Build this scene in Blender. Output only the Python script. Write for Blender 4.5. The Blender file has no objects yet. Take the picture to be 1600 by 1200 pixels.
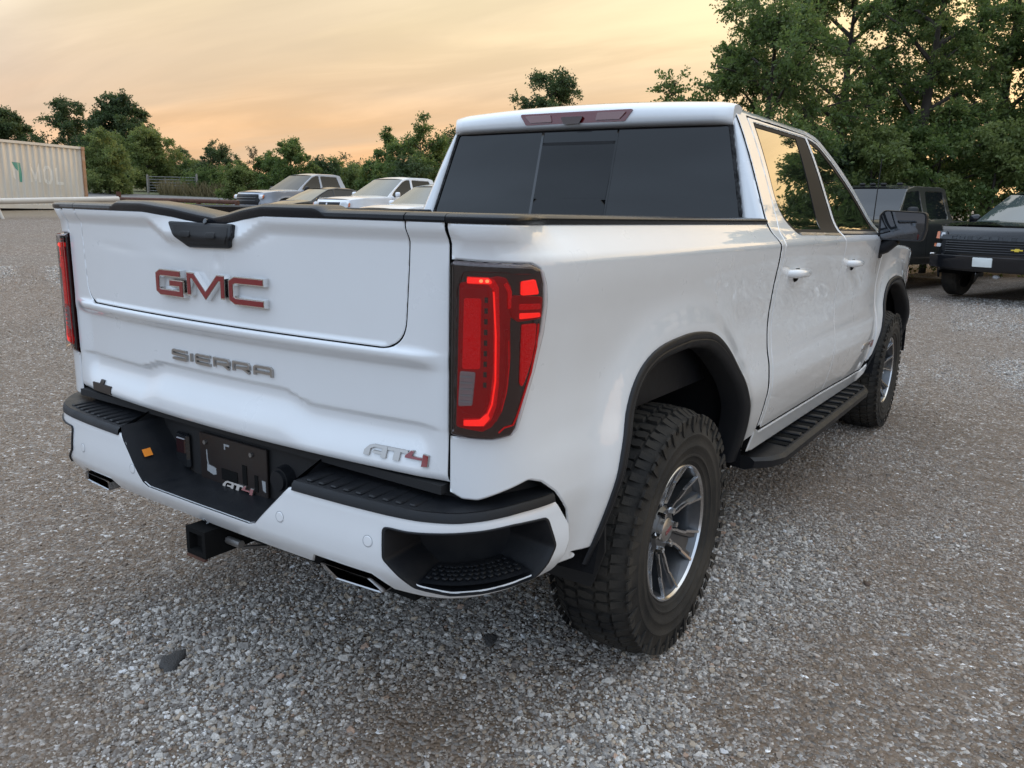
import bpy, math, random
import numpy as np
from mathutils import Matrix, Vector
from mathutils.geometry import delaunay_2d_cdt

S = bpy.context.scene
COL = S.collection
R = math.radians
rng = np.random.default_rng(7)

# ------------------------------------------------------------------ camera
CAM_POS = np.array([1.9615, -1.3811, 1.4773])
CAM_YAW, CAM_PITCH, CAM_ROLL, CAM_F = R(34.284), R(-12.245), R(1.42), 1253.98
def cam_axes():
    cy, sy = math.cos(CAM_YAW), math.sin(CAM_YAW); cp, sp = math.cos(CAM_PITCH), math.sin(CAM_PITCH)
    cr, sr = math.cos(CAM_ROLL), math.sin(CAM_ROLL)
    f = np.array([-sy*cp, cy*cp, sp]); r = np.array([cy, sy, 0.0]); u = np.cross(r, f)
    return cr*r + sr*u, -sr*r + cr*u, f
cam_data = bpy.data.cameras.new('camera')
cam_data.sensor_width = 36.0; cam_data.sensor_fit = 'HORIZONTAL'
cam_data.lens = CAM_F/1600*36.0
cam_data.clip_start = 0.05; cam_data.clip_end = 4000
cam = bpy.data.objects.new('camera', cam_data); COL.objects.link(cam)
_r, _u, _f = cam_axes()
cam.matrix_world = Matrix(((_r[0], _u[0], -_f[0], CAM_POS[0]), (_r[1], _u[1], -_f[1], CAM_POS[1]),
                           (_r[2], _u[2], -_f[2], CAM_POS[2]), (0, 0, 0, 1)))
S.camera = cam

# ------------------------------------------------------------------ sky and sun
SUN_AZ = R(6.0)       # to the right of the truck's nose
SUN_EL = R(5.0)
world = bpy.data.worlds.new('World'); S.world = world
world.use_nodes = True
wn = world.node_tree.nodes; wl = world.node_tree.links
for n in list(wn): wn.remove(n)
def wnode(t, **k):
    n = wn.new(t)
    for a, b in k.items(): setattr(n, a, b)
    return n
def wmath(op, a, b=None):
    n = wnode('ShaderNodeMath', operation=op)
    for i, v in enumerate((a, b)):
        if v is None: continue
        if isinstance(v, (int, float)): n.inputs[i].default_value = v
        else: wl.new(v, n.inputs[i])
    return n.outputs[0]
out = wnode('ShaderNodeOutputWorld')
bg = wnode('ShaderNodeBackground')
sky = wnode('ShaderNodeTexSky', sky_type='NISHITA')
sky.sun_disc = False
sky.sun_elevation = SUN_EL; sky.sun_rotation = SUN_AZ
sky.air_density = 1.6; sky.dust_density = 3.0; sky.ozone_density = 1.5; sky.altitude = 300
tc = wnode('ShaderNodeTexCoord')
sep = wnode('ShaderNodeSeparateXYZ'); wl.new(tc.outputs['Generated'], sep.inputs[0])
# elevation ramp of the thin, hazy cloud deck on the sun's side and on the far side
el = wmath('MAXIMUM', sep.outputs[2], 0.0)
def ramp(fac, stops):
    n = wnode('ShaderNodeValToRGB'); e = n.color_ramp.elements
    while len(e) < len(stops): e.new(0.5)
    for i, (p, c) in enumerate(stops): e[i].position = p; e[i].color = (*c, 1)
    wl.new(fac, n.inputs[0]); return n.outputs[0]
warm = ramp(el, [(0.0, (0.72, 0.40, 0.205)), (0.07, (0.70, 0.43, 0.235)), (0.13, (0.64, 0.46, 0.30)), (0.22, (0.72, 0.585, 0.38)),
                 (0.34, (0.70, 0.615, 0.45)), (0.6, (1.00, 0.95, 0.80)), (1.0, (1.45, 1.72, 2.10))])
cool = ramp(el, [(0.0, (0.60, 0.55, 0.52)), (0.08, (0.58, 0.64, 0.74)), (0.18, (0.62, 0.77, 0.97)), (0.45, (0.90, 1.13, 1.46)), (1.0, (1.45, 1.72, 2.10))])
dot = wnode('ShaderNodeVectorMath', operation='DOT_PRODUCT')
wl.new(tc.outputs['Generated'], dot.inputs[0]); dot.inputs[1].default_value = (math.sin(SUN_AZ), math.cos(SUN_AZ), 0.05)
side = wnode('ShaderNodeMapRange', interpolation_type='SMOOTHSTEP'); wl.new(dot.outputs['Value'], side.inputs[0])
side.inputs[1].default_value = -0.30; side.inputs[2].default_value = 0.52
def wmix(fac, a, b, mode='MIX'):
    n = wnode('ShaderNodeMix', data_type='RGBA', blend_type=mode)
    if isinstance(fac, (int, float)): n.inputs[0].default_value = fac
    else: wl.new(fac, n.inputs[0])
    for s, v in ((n.inputs[6], a), (n.inputs[7], b)):
        if isinstance(v, tuple): s.default_value = (*v, 1)
        else: wl.new(v, s)
    return n.outputs[2]
deck = wmix(side.outputs[0], cool, warm)
# glow around the low sun
sdot = wnode('ShaderNodeVectorMath', operation='DOT_PRODUCT')
wl.new(tc.outputs['Generated'], sdot.inputs[0])
sdot.inputs[1].default_value = (math.sin(SUN_AZ)*math.cos(SUN_EL), math.cos(SUN_AZ)*math.cos(SUN_EL), math.sin(SUN_EL))
glow = wmath('MULTIPLY', wmath('POWER', wmath('MAXIMUM', sdot.outputs['Value'], 0.0), 16.0), 1.0)
deck = wmix(glow, deck, (1.22, 0.86, 0.42))
# streaky clouds: project the direction onto a flat layer so streaks thin out towards the horizon
inv = wmath('DIVIDE', 1.0, wmath('ADD', el, 0.09))
flat = wnode('ShaderNodeVectorMath', operation='SCALE'); wl.new(tc.outputs['Generated'], flat.inputs[0]); wl.new(inv, flat.inputs['Scale'])
mp = wnode('ShaderNodeMapping'); wl.new(flat.outputs[0], mp.inputs[0])
mp.inputs['Rotation'].default_value = (0, 0, R(-28)); mp.inputs['Scale'].default_value = (0.34, 1.05, 0.0)
nz = wnode('ShaderNodeTexNoise'); wl.new(mp.outputs[0], nz.inputs[0])
nz.inputs['Scale'].default_value = 1.15; nz.inputs['Detail'].default_value = 7; nz.inputs['Roughness'].default_value = 0.55; nz.inputs['Distortion'].default_value = 0.5
cl = wnode('ShaderNodeMapRange', interpolation_type='SMOOTHSTEP'); wl.new(nz.outputs[0], cl.inputs[0])
cl.inputs[1].default_value = 0.36; cl.inputs[2].default_value = 0.68; cl.inputs[3].default_value = 0.88; cl.inputs[4].default_value = 1.12
nz2 = wnode('ShaderNodeTexNoise'); wl.new(mp.outputs[0], nz2.inputs[0])
nz2.inputs['Scale'].default_value = 0.6; nz2.inputs['Detail'].default_value = 4
cl2 = wnode('ShaderNodeMapRange', interpolation_type='SMOOTHSTEP'); wl.new(nz2.outputs[0], cl2.inputs[0])
cl2.inputs[1].default_value = 0.42; cl2.inputs[2].default_value = 0.62; cl2.inputs[3].default_value = 0.0; cl2.inputs[4].default_value = 0.55
deck = wmix(1.0, deck, cl.outputs[0], 'MULTIPLY')
deck = wmix(cl2.outputs[0], deck, wmix(side.outputs[0], (0.30, 0.33, 0.39), (0.50, 0.40, 0.30)))
nish = wnode('ShaderNodeVectorMath', operation='SCALE'); wl.new(sky.outputs[0], nish.inputs[0]); nish.inputs['Scale'].default_value = 0.10
final = wmix(0.90, nish.outputs[0], deck)
wl.new(final, bg.inputs['Color']); bg.inputs['Strength'].default_value = 1.0
wl.new(bg.outputs[0], out.inputs['Surface'])

sun_data = bpy.data.lights.new('sun', 'SUN')
sun_data.energy = 0.9; sun_data.angle = R(3.0); sun_data.color = (1.0, 0.66, 0.36)
sun = bpy.data.objects.new('sun', sun_data); COL.objects.link(sun)
sd = Vector((math.sin(SUN_AZ)*math.cos(SUN_EL), math.cos(SUN_AZ)*math.cos(SUN_EL), math.sin(SUN_EL)))
sun.rotation_euler = (-sd).to_track_quat('-Z', 'Y').to_euler()
sun.location = (3, 30, 20)

S.view_settings.view_transform = 'Standard'; S.view_settings.look = 'None'
S.view_settings.exposure = 0.62; S.view_settings.gamma = 1.0
S.view_settings.use_curve_mapping = False
S.render.engine = 'CYCLES'
S.cycles.use_denoising = True
S.cycles.max_bounces = 6; S.cycles.transparent_max_bounces = 6; S.cycles.transmission_bounces = 4
S.cycles.caustics_reflective = False; S.cycles.caustics_refractive = False

# ------------------------------------------------------------------ materials
MATS = {}
def mat(name, color, rough=0.5, metal=0.0, coat=0.0, coat_rough=0.03, spec=0.5, emit=None, emit_s=0.0,
        noise=0.0, noise_scale=8.0, bump=0.0, bump_scale=60.0, color2=None, trans=0.0, alpha=1.0, ior=1.5, stretch=None):
    """Principled material; optional noise mixes color with color2 and breaks up roughness; optional bump noise."""
    m = bpy.data.materials.new(name); m.use_nodes = True
    nt = m.node_tree; b = nt.nodes['Principled BSDF']
    b.inputs['Base Color'].default_value = (*color, 1); b.inputs['Roughness'].default_value = rough
    b.inputs['Metallic'].default_value = metal; b.inputs['Coat Weight'].default_value = coat
    b.inputs['Coat Roughness'].default_value = coat_rough; b.inputs['Specular IOR Level'].default_value = spec
    b.inputs['Transmission Weight'].default_value = trans; b.inputs['Alpha'].default_value = alpha; b.inputs['IOR'].default_value = ior
    if emit: b.inputs['Emission Color'].default_value = (*emit, 1); b.inputs['Emission Strength'].default_value = emit_s
    if noise > 0 or bump > 0:
        t = nt.nodes.new('ShaderNodeTexCoord'); co = t.outputs['Object']
        if stretch:
            mp = nt.nodes.new('ShaderNodeMapping'); mp.inputs['Scale'].default_value = stretch
            nt.links.new(co, mp.inputs[0]); co = mp.outputs[0]
    if noise > 0:
        n = nt.nodes.new('ShaderNodeTexNoise'); n.inputs['Scale'].default_value = noise_scale
        n.inputs['Detail'].default_value = 6; n.inputs['Roughness'].default_value = 0.62
        nt.links.new(co, n.inputs[0])
        mr = nt.nodes.new('ShaderNodeMapRange'); nt.links.new(n.outputs[0], mr.inputs[0])
        mr.inputs[1].default_value = 0.35; mr.inputs[2].default_value = 0.7; mr.inputs[3].default_value = 0; mr.inputs[4].default_value = noise
        mx = nt.nodes.new('ShaderNodeMix'); mx.data_type = 'RGBA'
        nt.links.new(mr.outputs[0], mx.inputs[0]); mx.inputs[6].default_value = (*color, 1)
        mx.inputs[7].default_value = (*(color2 or tuple(c*0.55 for c in color)), 1)
        nt.links.new(mx.outputs[2], b.inputs['Base Color'])
        mr2 = nt.nodes.new('ShaderNodeMapRange'); nt.links.new(n.outputs[0], mr2.inputs[0])
        mr2.inputs[1].default_value = 0.3; mr2.inputs[2].default_value = 0.75
        mr2.inputs[3].default_value = max(0.02, rough*0.85); mr2.inputs[4].default_value = min(1, rough*1.25)
        nt.links.new(mr2.outputs[0], b.inputs['Roughness'])
    if bump > 0:
        n2 = nt.nodes.new('ShaderNodeTexNoise'); n2.inputs['Scale'].default_value = bump_scale; n2.inputs['Detail'].default_value = 4
        nt.links.new(co, n2.inputs[0])
        bp = nt.nodes.new('ShaderNodeBump'); bp.inputs['Strength'].default_value = bump; bp.inputs['Distance'].default_value = 0.01
        nt.links.new(n2.outputs[0], bp.inputs['Height']); nt.links.new(bp.outputs[0], b.inputs['Normal'])
    if emit: m.cycles.emission_sampling = 'NONE'
    MATS[name] = m
    return m

M_white = mat('white_paint', (0.755, 0.775, 0.795), rough=0.30, coat=1.0, coat_rough=0.02, noise=0.12, noise_scale=5, color2=(0.62, 0.62, 0.61))
M_white.node_tree.nodes['Principled BSDF'].inputs['Coat IOR'].default_value = 1.7
M_blackpl = mat('black_plastic', (0.008, 0.0092, 0.012), rough=0.48, spec=0.32, noise=0.5, noise_scale=14, color2=(0.017, 0.017, 0.0175), bump=0.12, bump_scale=400)
M_glossblk = mat('gloss_black', (0.008, 0.009, 0.011), rough=0.12, coat=1.0)
M_matteblk = mat('matte_black', (0.012, 0.012, 0.013), rough=0.75)
M_void = mat('underbody', (0.010, 0.010, 0.010), rough=0.95, spec=0.1)
M_liner = mat('wheel_liner', (0.009, 0.009, 0.010), rough=0.95, spec=0.15, bump=0.3, bump_scale=90)
M_rubber = mat('rubber', (0.016, 0.0155, 0.015), rough=0.85, spec=0.3, noise=0.9, noise_scale=5, color2=(0.062, 0.054, 0.044), bump=0.25, bump_scale=160)
M_chrome = mat('chrome', (0.82, 0.82, 0.82), rough=0.07, metal=1.0)
M_machined = mat('machined_alloy', (0.60, 0.60, 0.61), rough=0.22, metal=1.0, noise=0.3, noise_scale=12, color2=(0.36, 0.35, 0.34))
M_rimdark = mat('grey_alloy', (0.085, 0.09, 0.10), rough=0.33, metal=0.6, coat=0.4, noise=0.6, noise_scale=8, color2=(0.13, 0.125, 0.115))
M_badge = mat('badge_red', (0.20, 0.006, 0.012), rough=0.22, coat=1.0)
M_satin = mat('satin_metal', (0.44, 0.42, 0.40), rough=0.32, metal=0.9)
M_glass = mat('tinted_glass', (0.004, 0.0045, 0.005), rough=0.012, spec=0.52, coat=0.0, ior=1.52)
M_pane = mat('pane_glass', (0.003, 0.0035, 0.004), rough=0.015, spec=0.42, ior=1.52)
M_sideglass = mat('side_glass', (0.008, 0.010, 0.009), rough=0.012, spec=0.9, ior=1.6, coat=1.0, coat_rough=0.01)
M_lens = mat('lens_red_dark', (0.022, 0.002, 0.003), rough=0.06, coat=1.0, coat_rough=0.02)
M_red = mat('lens_red', (0.46, 0.005, 0.008), rough=0.28, coat=0.0, spec=0.2, emit=(1.0, 0.006, 0.010), emit_s=0.15, bump=0.5, bump_scale=260, noise=0.25, noise_scale=30)
M_reddeep = mat('lens_red_deep', (0.20, 0.002, 0.005), rough=0.3, coat=0.0, spec=0.2, emit=(1.0, 0.004, 0.008), emit_s=0.055, noise=0.4, noise_scale=40)
M_brakered = mat('lens_brake', (0.12, 0.004, 0.007), rough=0.15, coat=1.0)
M_redlit = mat('tail_lamp_lit', (0.5, 0.01, 0.01), rough=0.3, emit=(1.0, 0.018, 0.012), emit_s=0.62)
M_redhot = mat('tail_lamp_led', (0.8, 0.1, 0.05), rough=0.3, emit=(1.0, 0.16, 0.06), emit_s=1.6)
M_clear = mat('lens_clear', (0.40, 0.33, 0.34), rough=0.18, coat=1.0)
M_gapshade = mat('sensor_gap_shade', (0.42, 0.44, 0.46), rough=0.4)  # body paint greyed to draw the shade in the gap round each sensor
M_amber = mat('orange_sticker', (0.85, 0.26, 0.02), rough=0.5)
M_brownpl = mat('brown_film', (0.022, 0.015, 0.013), rough=0.35, noise=0.7, noise_scale=30, color2=(0.02, 0.017, 0.016))
M_paper = mat('white_paper', (0.36, 0.37, 0.38), rough=0.7)
M_steel = mat('dull_steel', (0.28, 0.27, 0.26), rough=0.45, metal=0.8)
M_rust = mat('rust', (0.11, 0.045, 0.025), rough=0.85, noise=0.8, noise_scale=10, color2=(0.05, 0.025, 0.02))
M_tip = mat('dark_chrome', (0.38, 0.38, 0.39), rough=0.14, metal=1.0)
M_cargo = mat('cargo_lens', (0.24, 0.13, 0.135), rough=0.15, coat=1.0)
M_cap = mat('cap_plastic', (0.008, 0.010, 0.014), rough=0.24, spec=0.32, noise=0.4, noise_scale=20, bump=0.05, bump_scale=300)
M_trim = mat('window_rubber', (0.008, 0.008, 0.009), rough=0.6, spec=0.2)
M_mirror = mat('mirror_glass', (0.09, 0.10, 0.115), rough=0.02, metal=1.0)

def cover_material():
    m = bpy.data.materials.new('clear_lens_cover'); m.use_nodes = True; nt = m.node_tree
    for n in list(nt.nodes): nt.nodes.remove(n)
    o = nt.nodes.new('ShaderNodeOutputMaterial'); mx = nt.nodes.new('ShaderNodeMixShader'); t = nt.nodes.new('ShaderNodeBsdfTransparent'); g = nt.nodes.new('ShaderNodeBsdfGlossy'); f = nt.nodes.new('ShaderNodeFresnel')
    t.inputs[0].default_value = (.93, .86, .86, 1); g.inputs['Roughness'].default_value = .02; f.inputs[0].default_value = 1.5
    nt.links.new(f.outputs[0], mx.inputs[0]); nt.links.new(t.outputs[0], mx.inputs[1]); nt.links.new(g.outputs[0], mx.inputs[2]); nt.links.new(mx.outputs[0], o.inputs[0])
    return m
M_cover = cover_material()

# ------------------------------------------------------------------ object helpers
def tag(o, label=None, cat=None, group=None, kind=None):
    if label: o['label'] = label
    if cat: o['category'] = cat
    if group: o['group'] = group
    if kind: o['kind'] = kind
    return o
def empty(name, loc=(0, 0, 0), rz=0.0, label=None, cat=None, group=None):
    o = bpy.data.objects.new(name, None); COL.objects.link(o)
    o.location = loc; o.rotation_euler = (0, 0, rz); o.empty_display_size = 0.2
    return tag(o, label, cat, group)
def build(name, verts, faces, m, parent=None, smooth=None, normals=None, label=None):
    me = bpy.data.meshes.new(name)
    me.from_pydata([tuple(map(float, v)) for v in verts], [], [tuple(int(i) for i in f) for f in faces])
    me.materials.append(m)
    o = bpy.data.objects.new(name, me); COL.objects.link(o)
    if smooth is not None:
        me.shade_smooth()
        if smooth < 179: me.set_sharp_from_angle(angle=R(smooth))
    if normals is not None:
        me.shade_smooth(); me.normals_split_custom_set_from_vertices([tuple(map(float, n)) for n in normals])
    if parent is not None: o.parent = parent
    if label: o['label'] = label
    return o
def link_copy(o, parent):
    c = o.copy(); COL.objects.link(c); c.parent = parent; return c
def copy_tree(o, parent=None):
    c = o.copy(); COL.objects.link(c); c.parent = parent
    for ch in list(o.children): copy_tree(ch, c)
    return c

class MB:
    """collects boxes, tubes and polygons for ONE mesh"""
    def __init__(s): s.v = []; s.f = []
    def add(s, vs, fs):
        o = len(s.v); s.v.extend([tuple(p) for p in vs]); s.f.extend([tuple(i+o for i in f) for f in fs]); return s
    def box(s, c, d, rot=None, ch=0.0):
        hx, hy, hz = d[0]/2, d[1]/2, d[2]/2
        if ch <= 0:
            vs = [(x*hx, y*hy, z*hz) for z in (-1, 1) for y in (-1, 1) for x in (-1, 1)]
            fs = [(0,2,3,1), (4,5,7,6), (0,1,5,4), (2,6,7,3), (0,4,6,2), (1,3,7,5)]
        else:
            ch = min(ch, hx*.95, hy*.95, hz*.95); vs = []; ix = {}
            for sx in (-1, 1):
                for sy in (-1, 1):
                    for sz in (-1, 1):
                        for a in range(3):
                            p = [sx*(hx-ch), sy*(hy-ch), sz*(hz-ch)]; p[a] = (sx*hx, sy*hy, sz*hz)[a]
                            ix[sx, sy, sz, a] = len(vs); vs.append(tuple(p))
            fs = []
            def quad(q): fs.append(q)
            for a in range(3):
                b, c2 = [(1, 2), (2, 0), (0, 1)][a]
                for sg in (-1, 1):
                    q = []
                    for (u, w) in ((-1, -1), (1, -1), (1, 1), (-1, 1)):
                        k = [0, 0, 0]; k[a] = sg; k[b] = u; k[c2] = w; q.append(ix[k[0], k[1], k[2], a])
                    fs.append(tuple(q if sg > 0 else q[::-1]))
            for a in range(3):
                b, c2 = [(1, 2), (2, 0), (0, 1)][a]
                for u in (-1, 1):
                    for w in (-1, 1):
                        k0 = [0, 0, 0]; k0[a] = -1; k0[b] = u; k0[c2] = w; k1 = list(k0); k1[a] = 1
                        q = [ix[(*k0, b)], ix[(*k1, b)], ix[(*k1, c2)], ix[(*k0, c2)]]
                        fs.append(tuple(q if u*w < 0 else q[::-1]))
            for sx in (-1, 1):
                for sy in (-1, 1):
                    for sz in (-1, 1):
                        q = [ix[sx, sy, sz, 0], ix[sx, sy, sz, 1], ix[sx, sy, sz, 2]]
                        fs.append(tuple(q if sx*sy*sz > 0 else q[::-1]))
        if rot is not None: vs = [tuple(rot @ Vector(p)) for p in vs]
        return s.add([(p[0]+c[0], p[1]+c[1], p[2]+c[2]) for p in vs], fs)
    def tube(s, pts, rad, n=8, cap=True):
        pts = [Vector(p) for p in pts]; m = len(pts)
        rads = rad if isinstance(rad, (list, tuple)) else [rad]*m
        ring = []
        prev = None
        for i, p in enumerate(pts):
            t = (pts[min(i+1, m-1)] - pts[max(i-1, 0)]).normalized()
            a = prev if prev is not None else (Vector((0, 0, 1)) if abs(t.z) < .9 else Vector((1, 0, 0)))
            a = (a - t*a.dot(t)).normalized(); prev = a; b = t.cross(a)
            ring.append([p + (a*math.cos(k*2*math.pi/n) + b*math.sin(k*2*math.pi/n))*rads[i] for k in range(n)])
        vs = [tuple(q) for r in ring for q in r]; fs = []
        for i in range(m-1):
            for k in range(n):
                k2 = (k+1) % n; fs.append((i*n+k, i*n+k2, (i+1)*n+k2, (i+1)*n+k))
        if cap: fs.append(tuple(range(n-1, -1, -1))); fs.append(tuple((m-1)*n+k for k in range(n)))
        return s.add(vs, fs)
    def prism(s, poly, fn0, fn1):
        """poly: 2D points; fn0/fn1 map (u,v) to back and front 3D points"""
        n = len(poly); tri = tri_fill(poly)
        vs = [fn0(*p) for p in poly] + [fn1(*p) for p in poly]
        fs = [tuple(i+n for i in t) for t in tri] + [tuple(t[::-1]) for t in tri]
        fs += [(i, (i+1) % n, (i+1) % n+n, i+n) for i in range(n)]
        return s.add(vs, fs)
    def grid(s, P):
        """P: array (a,b,3)"""
        a, b = P.shape[:2]
        return s.add(P.reshape(-1, 3).tolist(), [(i*b+j, i*b+j+1, (i+1)*b+j+1, (i+1)*b+j) for i in range(a-1) for j in range(b-1)])
    def build(s, name, m, parent=None, smooth=None, label=None):
        return build(name, s.v, s.f, m, parent, smooth, None, label)
def mirror_mb(mb):
    o = MB(); o.v = [(-p[0], p[1], p[2]) for p in mb.v]; o.f = [tuple(f[::-1]) for f in mb.f]; return o

def area2(p):
    p = np.asarray(p); x, y = p[:, 0], p[:, 1]
    return 0.5*np.sum(x*np.roll(y, -1) - np.roll(x, -1)*y)
def ccw(p):
    p = [tuple(q) for q in p]
    return p if area2(p) > 0 else p[::-1]
def inside(poly, pts):
    poly = np.asarray(poly); pts = np.asarray(pts); r = np.zeros(len(pts), bool)
    x, y = pts[:, 0], pts[:, 1]; n = len(poly); j = n-1
    for i in range(n):
        xi, yi = poly[i]; xj, yj = poly[j]
        if yi != yj:
            c = ((yi > y) != (yj > y)) & (x < (xj-xi)*(y-yi)/(yj-yi) + xi); r ^= c
        j = i
    return r
def tri_fill(poly):
    n = len(poly)
    V, E, F, *_ = delaunay_2d_cdt([Vector(p) for p in poly], [(i, (i+1) % n) for i in range(n)], [], 0, 1e-7)
    if len(V) != n: # fall back on a fan
        return [(0, i, i+1) for i in range(1, n-1)]
    c = np.array([[(V[f[0]][k]+V[f[1]][k]+V[f[2]][k])/3 for k in (0, 1)] for f in F])
    ok = inside(poly, c); res = []
    for f, g in zip(F, ok):
        if not g: continue
        a, b, d = (V[i] for i in f)
        cr = (b.x-a.x)*(d.y-a.y) - (b.y-a.y)*(d.x-a.x)
        res.append(tuple(f) if cr > 0 else tuple(f[::-1]))
    return res
def roundpoly(pts, rad, seg=6):
    """pts: polygon; rad: one radius or one per corner -> rounded closed polyline"""
    n = len(pts); out_ = []
    rads = rad if isinstance(rad, (list, tuple)) else [rad]*n
    for i in range(n):
        p = np.array(pts[i], float); a = np.array(pts[i-1], float); b = np.array(pts[(i+1) % n], float)
        r = rads[i]
        if r <= 0: out_.append(tuple(p)); continue
        u = a-p; w = b-p; lu, lw = np.linalg.norm(u), np.linalg.norm(w); u /= lu; w /= lw
        ang = math.acos(max(-1, min(1, float(u@w)))); t = min(r/math.tan(ang/2), lu*.48, lw*.48)
        p0 = p+u*t; p1 = p+w*t
        for k in range(seg+1):
            q = k/seg; out_.append(tuple((1-q)**2*p0 + 2*q*(1-q)*p + q*q*p1))
    return out_
def resample(poly, step, closed=True):
    P = [np.array(p, float) for p in poly]; res = []
    n = len(P)
    for i in range(n if closed else n-1):
        a, b = P[i], P[(i+1) % n]; L = np.linalg.norm(b-a)
        if L < 1e-9: continue
        k = max(1, int(math.ceil(L/step)))
        for j in range(k): res.append(a+(b-a)*j/k)
    if not closed: res.append(P[-1])
    return np.array(res)
def seg_dist(pts, poly, closed=True):
    pts = np.asarray(pts); A = np.asarray(poly, float)
    B = np.roll(A, -1, 0) if closed else A[1:]
    if not closed: A = A[:-1]
    best = np.full(len(pts), 1e9)
    for a, b in zip(A, B):
        d = b-a; L = d@d
        if L < 1e-14: continue
        t = np.clip(((pts-a)@d)/L, 0, 1); q = pts-(a+t[:, None]*d)
        best = np.minimum(best, np.hypot(q[:, 0], q[:, 1]))
    return best
def pchip(xs, ys):
    xs = np.asarray(xs, float); ys = np.asarray(ys, float)
    h = np.diff(xs); d = np.diff(ys)/h; m = np.zeros(len(xs))
    for i in range(1, len(xs)-1):
        if d[i-1]*d[i] > 0:
            w1 = 2*h[i]+h[i-1]; w2 = h[i]+2*h[i-1]; m[i] = (w1+w2)/(w1/d[i-1]+w2/d[i])
    m[0] = d[0]; m[-1] = d[-1]
    def f(x):
        x = np.clip(np.asarray(x, float), xs[0], xs[-1]); i = np.clip(np.searchsorted(xs, x)-1, 0, len(xs)-2)
        t = (x-xs[i])/h[i]; t2 = t*t; t3 = t2*t
        return (2*t3-3*t2+1)*ys[i] + (t3-2*t2+t)*h[i]*m[i] + (-2*t3+3*t2)*ys[i+1] + (t3-t2)*h[i]*m[i+1]
    return f
def sstep(x, a, b):
    t = np.clip((np.asarray(x, float)-a)/(b-a), 0, 1); return t*t*(3-2*t)

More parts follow.
